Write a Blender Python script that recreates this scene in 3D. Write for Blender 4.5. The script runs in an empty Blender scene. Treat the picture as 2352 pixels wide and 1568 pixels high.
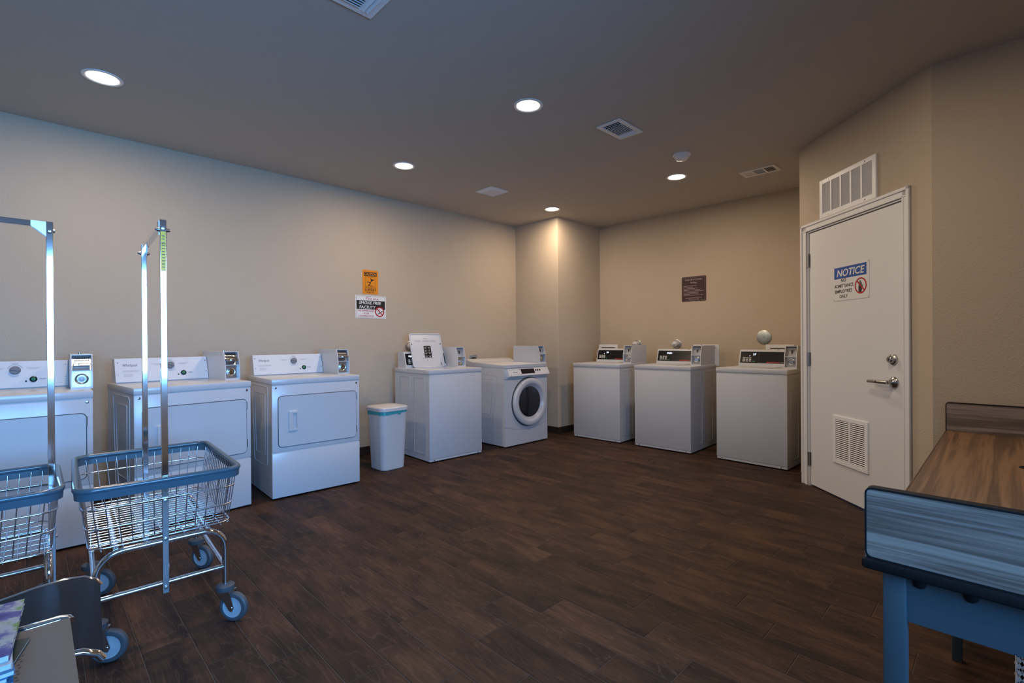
import bpy, bmesh, math, random
from mathutils import Vector, Matrix

scene = bpy.context.scene
col = scene.collection
R = math.radians
random.seed(7)

# ------------------------------------------------------------------ camera
CAM_H = 1.21
YAW, PITCH, ROLL, FPX = 0.79323, -0.002365, -0.00685, 1121.6
fw = Vector((math.cos(YAW)*math.cos(PITCH), math.sin(YAW)*math.cos(PITCH), math.sin(PITCH)))
rt = Vector((math.sin(YAW), -math.cos(YAW), 0.0))
up = rt.cross(fw)
rt2 = rt*math.cos(ROLL) + up*math.sin(ROLL)
up2 = up*math.cos(ROLL) - rt*math.sin(ROLL)
cam_d = bpy.data.cameras.new('camera')
cam_d.sensor_fit = 'HORIZONTAL'; cam_d.sensor_width = 36.0
cam_d.lens = FPX/2352*36.0
cam_d.clip_start = 0.02; cam_d.clip_end = 100
cam = bpy.data.objects.new('camera', cam_d); col.objects.link(cam)
M = Matrix.Identity(4)
for i in range(3):
    M[i][0] = rt2[i]; M[i][1] = up2[i]; M[i][2] = -fw[i]
M[2][3] = CAM_H
cam.matrix_world = M
scene.camera = cam

# ------------------------------------------------------------------ world, daylight, exposure
DAY = (0.15, 0.46, 1.0)
w = bpy.data.worlds.new('world'); scene.world = w; w.use_nodes = True
w.node_tree.nodes['Background'].inputs[0].default_value = (*DAY, 1)
w.node_tree.nodes['Background'].inputs[1].default_value = 1.0
WINDOW_POWER = 92.0          # W per window, daylight falling in through the glass
DOWN_POWER = 14.0             # W per recessed downlight
DOWN_COL = (1.0, 0.78, 0.57)
scene.view_settings.view_transform = 'Standard'
scene.view_settings.look = 'None'
scene.view_settings.gamma = 1.0
scene.view_settings.use_curve_mapping = False
scene.view_settings.exposure = 0.0

CEIL = 2.80
WIN_Y = -1.30
WINDOWS = [(-1.20, -0.12), (0.02, 1.10)]     # x ranges of the glazing behind the camera
SILL, HEAD = 0.85, 2.10
for wname, (a, b) in zip(('window_left_offscreen', 'window_right_offscreen'), WINDOWS):
    ld = bpy.data.lights.new(wname, 'AREA'); ld.shape = 'RECTANGLE'
    ld.size = b-a; ld.size_y = HEAD-SILL; ld.energy = WINDOW_POWER; ld.color = DAY
    lo = bpy.data.objects.new(wname, ld); col.objects.link(lo)
    lo.location = ((a+b)/2, WIN_Y-0.34, (SILL+HEAD)/2)
    lo.rotation_euler = (R(73), 0, 0); ld.spread = R(122)     # shines into the room and a little down, as sky light does

# ------------------------------------------------------------------ materials
def new_mat(name):
    m = bpy.data.materials.new(name); m.use_nodes = True
    return m, m.node_tree.nodes, m.node_tree.links, m.node_tree.nodes['Principled BSDF']

def plain(name, colr, rough=0.5, metal=0.0, noise=0.0, nscale=40, bump=0.0, bscale=200, spec=0.5, coat=0.0):
    m, n, l, p = new_mat(name)
    p.inputs['Base Color'].default_value = (*colr, 1)
    p.inputs['Roughness'].default_value = rough
    p.inputs['Metallic'].default_value = metal
    p.inputs['Specular IOR Level'].default_value = spec
    p.inputs['Coat Weight'].default_value = coat
    if noise > 0 or bump > 0:
        tc = n.new('ShaderNodeTexCoord')
    if noise > 0:
        nt = n.new('ShaderNodeTexNoise'); nt.inputs['Scale'].default_value = nscale; nt.inputs['Detail'].default_value = 4
        l.new(tc.outputs['Object'], nt.inputs['Vector'])
        mx = n.new('ShaderNodeMix'); mx.data_type = 'RGBA'
        mx.inputs['A'].default_value = (*[c*(1-noise) for c in colr], 1)
        mx.inputs['B'].default_value = (*[min(1, c*(1+noise)) for c in colr], 1)
        l.new(nt.outputs['Fac'], mx.inputs['Factor']); l.new(mx.outputs['Result'], p.inputs['Base Color'])
    if bump > 0:
        nb = n.new('ShaderNodeTexNoise'); nb.inputs['Scale'].default_value = bscale; nb.inputs['Detail'].default_value = 3
        l.new(tc.outputs['Object'], nb.inputs['Vector'])
        bp = n.new('ShaderNodeBump'); bp.inputs['Strength'].default_value = bump; bp.inputs['Distance'].default_value = 0.004
        l.new(nb.outputs['Fac'], bp.inputs['Height']); l.new(bp.outputs['Normal'], p.inputs['Normal'])
    return m

def emit(name, colr, strength):
    m, n, l, p = new_mat(name)
    p.inputs['Base Color'].default_value = (0.8, 0.8, 0.8, 1)
    p.inputs['Emission Color'].default_value = (*colr, 1)
    p.inputs['Emission Strength'].default_value = strength
    return m

def wood_laminate(name, axis, cols, scale=1.0, rough=0.45, wav=1.0, along=0.7, across=14):
    """streaky laminate: stretched noise along one axis"""
    m, n, l, p = new_mat(name)
    tc = n.new('ShaderNodeTexCoord'); mp = n.new('ShaderNodeMapping')
    sc = [across*scale]*3; sc[axis] = along*scale
    mp.inputs['Scale'].default_value = sc
    l.new(tc.outputs['Object'], mp.inputs['Vector'])
    nt = n.new('ShaderNodeTexNoise'); nt.inputs['Scale'].default_value = 1.0
    nt.inputs['Detail'].default_value = 6; nt.inputs['Roughness'].default_value = 0.62; nt.inputs['Distortion'].default_value = wav
    l.new(mp.outputs['Vector'], nt.inputs['Vector'])
    cr = n.new('ShaderNodeValToRGB'); e = cr.color_ramp.elements
    e[0].position = 0.25; e[0].color = (*cols[0], 1); e[1].position = 0.75; e[1].color = (*cols[-1], 1)
    for i, c in enumerate(cols[1:-1]):
        x = e.new(0.25+0.5*(i+1)/(len(cols)-1)); x.color = (*c, 1)
    l.new(nt.outputs['Fac'], cr.inputs['Fac']); l.new(cr.outputs['Color'], p.inputs['Base Color'])
    p.inputs['Roughness'].default_value = rough
    return m

def plank_mat():
    m, n, l, p = new_mat('wood_look_tile')
    tc = n.new('ShaderNodeTexCoord'); oi = n.new('ShaderNodeObjectInfo')
    geo = n.new('ShaderNodeNewGeometry')
    off = n.new('ShaderNodeVectorMath'); off.operation = 'MULTIPLY_ADD'
    cmb = n.new('ShaderNodeCombineXYZ')
    l.new(oi.outputs['Random'], cmb.inputs[0]); l.new(oi.outputs['Random'], cmb.inputs[1]); l.new(oi.outputs['Random'], cmb.inputs[2])
    off.inputs[1].default_value = (31, 57, 13)
    l.new(cmb.outputs[0], off.inputs[0]); l.new(geo.outputs['Position'], off.inputs[2])
    mp = n.new('ShaderNodeMapping'); mp.inputs['Scale'].default_value = (70, 3.2, 10)
    l.new(off.outputs[0], mp.inputs['Vector'])
    g = n.new('ShaderNodeTexNoise'); g.inputs['Scale'].default_value = 1; g.inputs['Detail'].default_value = 8
    g.inputs['Roughness'].default_value = 0.65; g.inputs['Distortion'].default_value = 1.6
    l.new(mp.outputs[0], g.inputs['Vector'])
    mp2 = n.new('ShaderNodeMapping'); mp2.inputs['Scale'].default_value = (10, 2.6, 5)
    l.new(off.outputs[0], mp2.inputs['Vector'])
    b = n.new('ShaderNodeTexNoise'); b.inputs['Scale'].default_value = 1; b.inputs['Detail'].default_value = 5; b.inputs['Roughness'].default_value = 0.6
    l.new(mp2.outputs[0], b.inputs['Vector'])
    # growth figure: thin contour lines of a stretched noise
    mp3 = n.new('ShaderNodeMapping'); mp3.inputs['Scale'].default_value = (9.5, 1.15, 5)
    l.new(off.outputs[0], mp3.inputs['Vector'])
    cn = n.new('ShaderNodeTexNoise'); cn.inputs['Scale'].default_value = 1; cn.inputs['Detail'].default_value = 2.5; cn.inputs['Distortion'].default_value = 0.4
    l.new(mp3.outputs[0], cn.inputs['Vector'])
    mu = n.new('ShaderNodeMath'); mu.operation = 'MULTIPLY'; mu.inputs[1].default_value = 17
    l.new(cn.outputs['Fac'], mu.inputs[0])
    fr = n.new('ShaderNodeMath'); fr.operation = 'PINGPONG'; fr.inputs[1].default_value = 0.5
    l.new(mu.outputs[0], fr.inputs[0])
    cr = n.new('ShaderNodeValToRGB'); e = cr.color_ramp.elements
    e[0].position = 0.32; e[0].color = (0.017, 0.0105, 0.0085, 1)
    e[1].position = 0.72; e[1].color = (0.088, 0.043, 0.024, 1)
    x = e.new(0.5); x.color = (0.045, 0.0238, 0.0155, 1)
    l.new(b.outputs['Fac'], cr.inputs['Fac'])
    mx = n.new('ShaderNodeMix'); mx.data_type = 'RGBA'; mx.blend_type = 'OVERLAY'; mx.inputs['Factor'].default_value = 0.8
    l.new(cr.outputs['Color'], mx.inputs['A'])
    gr = n.new('ShaderNodeValToRGB'); gr.color_ramp.elements[0].position = 0.3; gr.color_ramp.elements[1].position = 0.7
    gr.color_ramp.elements[0].color = (0.3, 0.3, 0.3, 1); gr.color_ramp.elements[1].color = (0.68, 0.66, 0.62, 1)
    l.new(g.outputs['Fac'], gr.inputs['Fac']); l.new(gr.outputs['Color'], mx.inputs['B'])
    rl = n.new('ShaderNodeValToRGB'); rl.color_ramp.elements[0].position = 0.40; rl.color_ramp.elements[1].position = 0.50
    rl.color_ramp.elements[1].color = (0.42, 0.42, 0.42, 1)
    l.new(fr.outputs[0], rl.inputs['Fac'])
    mr = n.new('ShaderNodeMix'); mr.data_type = 'RGBA'
    l.new(rl.outputs['Color'], mr.inputs['Factor'])
    l.new(mx.outputs['Result'], mr.inputs['A']); mr.inputs['B'].default_value = (0.125, 0.066, 0.040, 1)
    hs = n.new('ShaderNodeHueSaturation')
    v = n.new('ShaderNodeMapRange'); v.inputs['To Min'].default_value = 0.70; v.inputs['To Max'].default_value = 1.12
    l.new(oi.outputs['Random'], v.inputs['Value']); l.new(v.outputs[0], hs.inputs['Value'])
    l.new(mr.outputs['Result'], hs.inputs['Color']); l.new(hs.outputs['Color'], p.inputs['Base Color'])
    p.inputs['Roughness'].default_value = 0.60; p.inputs['Specular IOR Level'].default_value = 0.20
    bp = n.new('ShaderNodeBump'); bp.inputs['Strength'].default_value = 0.25; bp.inputs['Distance'].default_value = 0.002
    l.new(g.outputs['Fac'], bp.inputs['Height']); l.new(bp.outputs['Normal'], p.inputs['Normal'])
    return m

def pane_glass():
    m, n, l, p = new_mat('window_glass')
    n.remove(p)
    t = n.new('ShaderNodeBsdfTransparent'); g = n.new('ShaderNodeBsdfGlossy'); g.inputs['Roughness'].default_value = 0.02
    mx = n.new('ShaderNodeMixShader'); mx.inputs[0].default_value = 0.08
    l.new(t.outputs[0], mx.inputs[1]); l.new(g.outputs[0], mx.inputs[2])
    l.new(mx.outputs[0], n['Material Output'].inputs['Surface'])
    return m

def magazine_cover(name, cs, scale):
    m, n, l, p = new_mat(name)
    tc = n.new('ShaderNodeTexCoord')
    v = n.new('ShaderNodeTexNoise'); v.inputs['Scale'].default_value = scale; v.inputs['Detail'].default_value = 5
    l.new(tc.outputs['Object'], v.inputs['Vector'])
    cr = n.new('ShaderNodeValToRGB'); cr.color_ramp.interpolation = 'EASE'
    e = cr.color_ramp.elements; e[0].position = 0.36; e[0].color = (*cs[0], 1); e[1].position = 0.66; e[1].color = (*cs[-1], 1)
    for i, c in enumerate(cs[1:-1]):
        x = e.new(0.36+0.30*(i+1)/(len(cs)-1)); x.color = (*c, 1)
    l.new(v.outputs['Fac'], cr.inputs['Fac']); l.new(cr.outputs['Color'], p.inputs['Base Color'])
    p.inputs['Roughness'].default_value = 0.25
    return m

MT = {
 'wall': plain('beige_wall_paint', (0.50, 0.41, 0.305), 0.75, noise=0.03, nscale=6, bump=0.55, bscale=110),
 'ceiling': plain('ceiling_paint', (0.50, 0.455, 0.40), 0.85, bump=0.35, bscale=90),
 'grout': plain('grout', (0.070, 0.050, 0.038), 0.9, noise=0.1),
 'plank': plank_mat(),
 'base': plain('dark_base_tile', (0.040, 0.026, 0.019), 0.5, noise=0.3, nscale=12, spec=0.2),
 'enamel': plain('white_enamel', (0.56, 0.565, 0.58), 0.24, spec=0.5, noise=0.01, nscale=3),
 'plastic': plain('white_plastic', (0.62, 0.61, 0.60), 0.4),
 'frontpl': plain('white_front_panel', (0.64, 0.64, 0.65), 0.35),
 'trimwhite': plain('white_trim_paint', (0.75, 0.75, 0.745), 0.4),
 'doorwhite': plain('white_door_paint', (0.73, 0.735, 0.735), 0.45, noise=0.01),
 'grille': plain('white_metal_grille', (0.84, 0.84, 0.84), 0.4),
 'ventgrey': plain('grey_slat', (0.33, 0.33, 0.34), 0.5),
 'dark': plain('painted_opening_shade', (0.02, 0.02, 0.022), 0.6),  # dark colour painted for the shade inside ducts, slots and holes
 'black': plain('black_gloss_panel', (0.010, 0.010, 0.012), 0.25, spec=0.2),
 'blackrub': plain('black_edge_rubber', (0.008, 0.008, 0.009), 0.6, spec=0.2),
 'steel': plain('brushed_steel', (0.55, 0.55, 0.54), 0.3, 1.0),
 'nickel': plain('satin_nickel', (0.45, 0.44, 0.42), 0.25, 1.0),
 'chrome': plain('chrome', (0.78, 0.78, 0.80), 0.09, 1.0),
 'wire': plain('chrome_wire', (0.72, 0.72, 0.75), 0.2, 1.0),
 'vinyl': plain('grey_blue_vinyl', (0.055, 0.095, 0.125), 0.22),
 'rubber_and_gap': plain('dark_tyre_and_gap_shade', (0.06, 0.07, 0.08), 0.55),  # tyre rubber, also painted in for shadow gaps around machine doors
 'hub': plain('pale_grey_hub', (0.34, 0.38, 0.42), 0.4),
 'detector': plain('white_detector_plastic', (0.85, 0.85, 0.85), 0.4),
 'knob': plain('grey_knob', (0.16, 0.16, 0.18), 0.4),
 'green': plain('green_button', (0.0, 0.16, 0.07), 0.3),
 'ink': plain('dark_grey_print', (0.10, 0.10, 0.11), 0.6),
 'inklight': plain('pale_grey_print', (0.38, 0.37, 0.37), 0.6),
 'redink': plain('red_print', (0.55, 0.02, 0.015), 0.5),
 'keys': plain('pale_keys', (0.60, 0.60, 0.57), 0.5),
 'display': emit('lit_digits', (0.55, 0.68, 1.0), 3.0),
 'lens': emit('lit_lens', (1.0, 0.86, 0.68), 14.0),
 'trimring': plain('white_trim_ring', (0.85, 0.84, 0.82), 0.35),
 'bin': plain('white_bin_plastic', (0.56, 0.55, 0.545), 0.45, noise=0.03, nscale=5),
 'liner': plain('teal_bin_liner', (0.03, 0.30, 0.34), 0.35),
 'orange': plain('orange_sign', (0.74, 0.25, 0.008), 0.45),
 'signwhite': plain('white_sign', (0.75, 0.75, 0.74), 0.4),
 'signblue': plain('blue_sign', (0.005, 0.075, 0.36), 0.4),
 'signred': plain('red_sign', (0.42, 0.006, 0.012), 0.4),
 'signblack': plain('black_sign', (0.012, 0.012, 0.014), 0.4),
 'maroon': plain('maroon_sign', (0.040, 0.010, 0.015), 0.45),
 'maroonprint': plain('pale_pink_print', (0.45, 0.33, 0.33), 0.5),
 'yellow': plain('yellow_label', (0.95, 0.58, 0.005), 0.4),
 'tabletop': wood_laminate('walnut_top', 0, [(0.10, 0.055, 0.031), (0.15, 0.083, 0.045), (0.11, 0.060, 0.033), (0.26, 0.148, 0.075), (0.14, 0.076, 0.041), (0.12, 0.066, 0.036), (0.25, 0.142, 0.073), (0.12, 0.065, 0.035)], 1.0, 0.42, 0.12, 0.30, 9.0),
 'rail': wood_laminate('brown_grey_walnut_rail', 1, [(0.045, 0.034, 0.028), (0.25, 0.195, 0.155), (0.11, 0.082, 0.066), (0.31, 0.25, 0.205), (0.15, 0.115, 0.092)], 2.2, 0.4, 0.25, 0.35, 15),
 'tableleg': plain('dark_grey_powder_coat', (0.042, 0.066, 0.080), 0.42, bump=0.1, bscale=400),
 'darkvinyl': plain('black_vinyl_seat', (0.006, 0.008, 0.012), 0.38, spec=0.08),
 'greymetal': plain('warm_grey_steel_sheet', (0.085, 0.078, 0.072), 0.5, noise=0.04, nscale=60),
 'pages': plain('magazine_pages', (0.40, 0.43, 0.44), 0.6, noise=0.3, nscale=90),
 'cover_green': magazine_cover('green_blue_cover', [(0.015, 0.02, 0.16), (0.05, 0.06, 0.22), (0.30, 0.32, 0.34), (0.10, 0.22, 0.02), (0.015, 0.08, 0.03)], 11),
 'cover_blue': plain('blue_cover', (0.03, 0.13, 0.27), 0.3, noise=0.4, nscale=20),
 'cover_dark': plain('dark_cover', (0.02, 0.03, 0.02), 0.3, noise=0.5, nscale=20),
 'glass': pane_glass(),
 'smoked': plain('smoked_door_glass', (0.012, 0.014, 0.02), 0.08),
 'galv': plain('galvanised_disc', (0.50, 0.54, 0.51), 0.40, 0.8, noise=0.15, nscale=12),
 'stain': plain('brown_stain', (0.30, 0.22, 0.17), 0.5),
}

# ------------------------------------------------------------------ mesh helpers
class MB:
    """collects shapes in a bmesh; `o` is subtracted from every coordinate"""
    def __init__(self, o=(0, 0, 0)):
        self.bm = bmesh.new(); self.o = Vector(o); self.bev = self.tub = False
    def v(self, p): return self.bm.verts.new(Vector(p)-self.o)
    def f(self, vs):
        try: return self.bm.faces.new(vs)
        except ValueError: return None
    def box(self, x0, x1, y0, y1, z0, z1, bev=0.0, seg=1):
        c = [self.v((x, y, z)) for z in (z0, z1) for y in (y0, y1) for x in (x0, x1)]
        fs = [self.f([c[i] for i in q]) for q in ((0,2,3,1),(4,5,7,6),(0,1,5,4),(2,6,7,3),(0,4,6,2),(1,3,7,5))]
        if bev > 0:
            self.bev = True
            es = list({e for f in fs for e in f.edges})
            bmesh.ops.bevel(self.bm, geom=es, offset=bev, segments=seg, affect='EDGES', profile=0.5)
        return self
    def hull(self, a, b):
        """loft between two vertex rings (same length) with caps"""
        va = [self.v(p) for p in a]; vb = [self.v(p) for p in b]; n = len(a)
        self.f(va[::-1]); self.f(vb)
        for i in range(n): self.f([va[i], va[(i+1) % n], vb[(i+1) % n], vb[i]])
        return self
    def prism_x(self, yz, x0, x1): return self.hull([(x0, y, z) for y, z in yz], [(x1, y, z) for y, z in yz])
    def prism_y(self, xz, y0, y1): return self.hull([(x, y0, z) for x, z in xz], [(x, y1, z) for x, z in xz])
    def prism_z(self, xy, z0, z1): return self.hull([(x, y, z0) for x, y in xy], [(x, y, z1) for x, y in xy])
    def cyl(self, p0, p1, r, seg=12, r1=None, cap=True):
        return self.tube([p0, p1], [r, r if r1 is None else r1], seg, cap)
    def tube(self, path, r, seg=8, cap=True, closed=False):
        self.tub = True
        P = [Vector(p) for p in path]; n = len(P)
        rs = r if isinstance(r, (list, tuple)) else [r]*n
        rings = []; prev = None
        for i in range(n):
            if closed: d = P[(i+1) % n]-P[i-1]
            else: d = P[min(i+1, n-1)]-P[max(i-1, 0)]
            d.normalize()
            if prev is None:
                a = Vector((0, 0, 1)) if abs(d.z) < 0.9 else Vector((1, 0, 0))
                u = d.cross(a).normalized()
            else:
                u = prev - d*prev.dot(d)
                if u.length < 1e-6: u = d.orthogonal()
                u.normalize()
            prev = u; w_ = d.cross(u)
            rings.append([self.v(P[i]+(u*math.cos(t)+w_*math.sin(t))*rs[i]) for t in [2*math.pi*k/seg for k in range(seg)]])
        m = n if closed else n-1
        for i in range(m):
            A, B = rings[i], rings[(i+1) % n]
            for k in range(seg): self.f([A[k], A[(k+1) % seg], B[(k+1) % seg], B[k]])
        if cap and not closed: self.f(rings[0][::-1]); self.f(rings[-1])
        return self
    def lathe(self, prof, c, axis, seg=24, cap=True):
        """profile of (distance along axis, radius)"""
        c = Vector(c); ax = Vector(axis).normalized()
        u = ax.orthogonal().normalized(); w_ = ax.cross(u); rings = []
        for h, r in prof:
            if r < 1e-6: rings.append([self.v(c+ax*h)])
            else: rings.append([self.v(c+ax*h+(u*math.cos(t)+w_*math.sin(t))*r) for t in [2*math.pi*k/seg for k in range(seg)]])
        for A, B in zip(rings, rings[1:]):
            for k in range(seg):
                k2 = (k+1) % seg
                if len(A) == 1 and len(B) == 1: continue
                if len(A) == 1: self.f([A[0], B[k2], B[k]])
                elif len(B) == 1: self.f([A[k], A[k2], B[0]])
                else: self.f([A[k], A[k2], B[k2], B[k]])
        if cap and len(rings[0]) > 1: self.f(rings[0][::-1])
        if cap and len(rings[-1]) > 1: self.f(rings[-1])
        return self
    def bar(self, p0, p1, w, h, upv=(0, 0, 1)):
        """rectangular bar from p0 to p1, w across, h along upv"""
        p0, p1 = Vector(p0), Vector(p1); d = (p1-p0).normalized(); upv = Vector(upv)
        s = d.cross(upv)
        if s.length < 1e-6: s = d.orthogonal()
        s.normalize(); t = s.cross(d).normalized()
        q = [s*w/2*a+t*h/2*b for a, b in ((-1,-1),(1,-1),(1,1),(-1,1))]
        return self.hull([p0+x for x in q], [p1+x for x in q])
    def build(self, name, mat, parent=None, smooth=True, ang=None, link=True):
        if ang is None: ang = 24 if self.bev and not self.tub else 75 if self.tub and not self.bev else 38
        bmesh.ops.recalc_face_normals(self.bm, faces=self.bm.faces)
        me = bpy.data.meshes.new(name); self.bm.to_mesh(me); self.bm.free()
        me.materials.append(MT[mat] if isinstance(mat, str) else mat)
        if smooth:
            me.shade_smooth(); me.set_sharp_from_angle(angle=R(ang))
        o = bpy.data.objects.new(name, me)
        if link: col.objects.link(o)
        if parent: o.parent = parent
        return o

def rrect(x0, x1, z0, z1, r, n=5):
    pts = []
    for cx, cz, a0 in ((x1-r, z0+r, -90), (x1-r, z1-r, 0), (x0+r, z1-r, 90), (x0+r, z0+r, 180)):
        for k in range(n+1):
            a = R(a0+90*k/n); pts.append((cx+r*math.cos(a), cz+r*math.sin(a)))
    return pts

def tag(o, label=None, cat=None, group=None, kind=None):
    if label: o['label'] = label
    if cat: o['category'] = cat
    if group: o['group'] = group
    if kind: o['kind'] = kind
    return o

def empty(name, loc, rz, label, cat, group=None):
    o = bpy.data.objects.new(name, None); col.objects.link(o)
    o.empty_display_size = 0.1; o.location = loc; o.rotation_euler = (0, 0, R(rz))
    return tag(o, label, cat, group)

def copy_tree(o, parent=None):
    c = o.copy(); col.objects.link(c); c.parent = parent
    for ch in list(o.children): copy_tree(ch, c)
    return c

def text(name, body, O, ex, ey, size, mat, parent, width=None, bold=0.0, shear=0.0, align='CENTER', thick=0.0004):
    """flat lettering laid in the plane of ex (right) and ey (up) with its baseline at O"""
    cu = bpy.data.curves.new(name, 'FONT'); cu.body = body; cu.size = 1.0; cu.align_x = align
    cu.offset = bold*1.2; cu.shear = shear; cu.resolution_u = 3
    t = bpy.data.objects.new(name, cu); col.objects.link(t)
    dg = bpy.context.evaluated_depsgraph_get(); dg.update()
    me = bpy.data.meshes.new_from_object(t.evaluated_get(dg))
    bpy.data.objects.remove(t); bpy.data.curves.remove(cu)
    O, ex, ey = Vector(O), Vector(ex).normalized(), Vector(ey).normalized(); n = ex.cross(ey)
    sx = sy = size*1.40            # cap height of the built-in face is about 0.7 em
    xs = [v.co.x for v in me.vertices]
    if width and xs: sx = width/(max(xs)-min(xs))
    for v in me.vertices: v.co = O+ex*(v.co.x*sx)+ey*(v.co.y*sy)+n*(v.co.z+thick)
    me.materials.clear(); me.materials.append(MT[mat])
    o = bpy.data.objects.new(name, me); col.objects.link(o); o.parent = parent
    return o

# ------------------------------------------------------------------ the room
XA0, YA, XB = -2.2, 4.834, 5.77
PX, PY = 4.84, 4.07                      # boxed-out corner
C0, C1 = Vector((4.63, 1.222, 0)), Vector((3.757, 0.31, 0))
CD = (C1-C0).normalized(); CLEN = (C1-C0).length
EXT = 0.016                              # wall showing left of the door casing
CW = C0-CD*EXT
CROT = math.degrees(math.atan2(CD.y, CD.x))
XD = 3.757
T = 0.12

def struct(o): o['kind'] = 'structure'; return o

fl = struct(MB().box(XA0-0.1, XB+0.1, WIN_Y-0.1, YA+0.1, -0.10, -0.0016).build('floor', 'grout'))
# wood-look planks laid along Y
PW, PL, PX0, GAP = 0.1635, 0.62, 1.441, 0.0035
known = {6: 0.569, 4: 0.697, 10: 0.815, 15: 1.055, 16: 0.815, 13: 0.928, 12: 0.705, 17: 1.207, 7: 1.66, 1: 0.839, -1: 1.51,
         0: 2.30, -2: 2.46, -3: 2.035, -4: 2.265}
def inview(x, y):
    d = Vector((x, y, -CAM_H)); z = d.dot(fw)
    if z < 0.15: return False
    u = 1176+FPX*d.dot(rt2)/z; v = 784-FPX*d.dot(up2)/z
    return -150 < u < 2500 and v < 1750
def outside(x, y):
    if x > C0.x and y < C0.y: return True
    return (Vector((x, y, 0))-C0).cross(CD).z > 0.0 and x > XD and y < C0.y+0.02
plank_cache = {}
rest = MB()
count = 0
k = math.floor((XA0-PX0)/PW)
cells = []
while PX0+k*PW < XB:
    x0 = max(PX0+k*PW, XA0); x1 = min(PX0+(k+1)*PW, XB)
    offk = known.get(k, random.Random(k*17+3).random()*PL)
    y = offk-math.ceil((offk-WIN_Y)/PL)*PL
    while y < YA:
        y0, y1 = max(y, WIN_Y), min(y+PL, YA)
        y += PL
        if y1-y0 < 0.02 or x1-x0 < 0.02: continue
        cs = [(xx, yy) for xx in (x0, (x0+x1)/2, x1) for yy in (y0, (y0+y1)/2, y1)]
        if all(outside(*c) for c in cs): continue
        cells.append((x0, x1, y0, y1, any(inview(*c) for c in cs)))
    k += 1
def plank_shape(mb, x0, x1, y0, y1):
    g, c = GAP/2, 0.0012
    mb.hull([(x0+g, y0+g, -0.0016), (x1-g, y0+g, -0.0016), (x1-g, y1-g, -0.0016), (x0+g, y1-g, -0.0016)],
            [(x0+g, y0+g, -c), (x1-g, y0+g, -c), (x1-g, y1-g, -c), (x0+g, y1-g, -c)])
    mb.hull([(x0+g, y0+g, -c), (x1-g, y0+g, -c), (x1-g, y1-g, -c), (x0+g, y1-g, -c)],
            [(x0+g+c, y0+g+c, 0), (x1-g-c, y0+g+c, 0), (x1-g-c, y1-g-c, 0), (x0+g+c, y1-g-c, 0)])
cells.sort(key=lambda q: math.hypot((q[0]+q[1])/2, (q[2]+q[3])/2))
for (x0, x1, y0, y1, vis) in cells:
    if vis and count < 300:
        key = (round(x1-x0, 3), round(y1-y0, 3))
        if key not in plank_cache:
            mb = MB(); w2, l2 = (x1-x0)/2, (y1-y0)/2; plank_shape(mb, -w2, w2, -l2, l2)
            o = mb.build('plank', 'plank', fl, smooth=False); plank_cache[key] = o.data
        else:
            o = bpy.data.objects.new('plank', plank_cache[key]); col.objects.link(o); o.parent = fl
        o.location = ((x0+x1)/2, (y0+y1)/2, 0); count += 1
    else:
        plank_shape(rest, x0, x1, y0, y1)
o = rest.build('planks', 'plank', fl, smooth=False); o['kind'] = 'stuff'

struct(MB().box(XA0-T, XB+T, WIN_Y-T, YA+T, CEIL, CEIL+0.1).build('ceiling', 'ceiling'))
struct(MB().box(XA0-T, PX, YA, YA+T, 0, CEIL).build('wall_left', 'wall'))
struct(MB().prism_z([(PX, YA+T), (PX, PY+0.012), (PX+0.004, PY+0.004), (PX+0.012, PY), (XB, PY), (XB, YA+T)], 0, CEIL).build('wall_corner', 'wall', ang=60))
struct(MB().box(XB, XB+T, CW.y-T, PY, 0, CEIL).build('wall_back', 'wall'))
DX0, DX1, DZ = 0.075, 1.078, 2.095        # door opening along the diagonal wall
CN = Vector((-math.sin(R(CROT)), math.cos(R(CROT)), 0))     # out of the room
def cpt(s, d, z=0): p = C0+CD*s+CN*d; return (p.x, p.y, z)
m = MB()
m.hull([(CW.x, CW.y, 0), (XB, CW.y, 0), (XB, CW.y-T, 0), cpt(-EXT, T)], [(CW.x, CW.y, CEIL), (XB, CW.y, CEIL), (XB, CW.y-T, CEIL), cpt(-EXT, T, CEIL)])
struct(m.build('wall_return', 'wall'))
m = MB()
def cbox(mb, s0, s1, d0, d1, z0, z1): mb.hull([cpt(s0, d0, z0), cpt(s1, d0, z0), cpt(s1, d1, z0), cpt(s0, d1, z0)], [cpt(s0, d0, z1), cpt(s1, d0, z1), cpt(s1, d1, z1), cpt(s0, d1, z1)])
cbox(m, -EXT, DX0, 0, T, 0, CEIL); cbox(m, DX1, CLEN, 0, T, 0, CEIL); cbox(m, DX0, DX1, 0, T, DZ, CEIL)
struct(m.build('wall_diagonal', 'wall'))
struct(MB().box(XD, XD+T, WIN_Y-T, C1.y, 0, CEIL).build('wall_right', 'wall'))
m = MB(); xs = XA0
for (a, b) in WINDOWS:
    m.box(xs, a, WIN_Y-T, WIN_Y, 0, CEIL); m.box(a, b, WIN_Y-T, WIN_Y, 0, SILL); m.box(a, b, WIN_Y-T, WIN_Y, HEAD, CEIL); xs = b
m.box(xs, XD, WIN_Y-T, WIN_Y, 0, CEIL)
struct(m.build('wall_window', 'wall'))
struct(MB().box(XA0-T, XA0, WIN_Y-T, YA+T, 0, CEIL).build('wall_rear', 'wall'))
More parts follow.
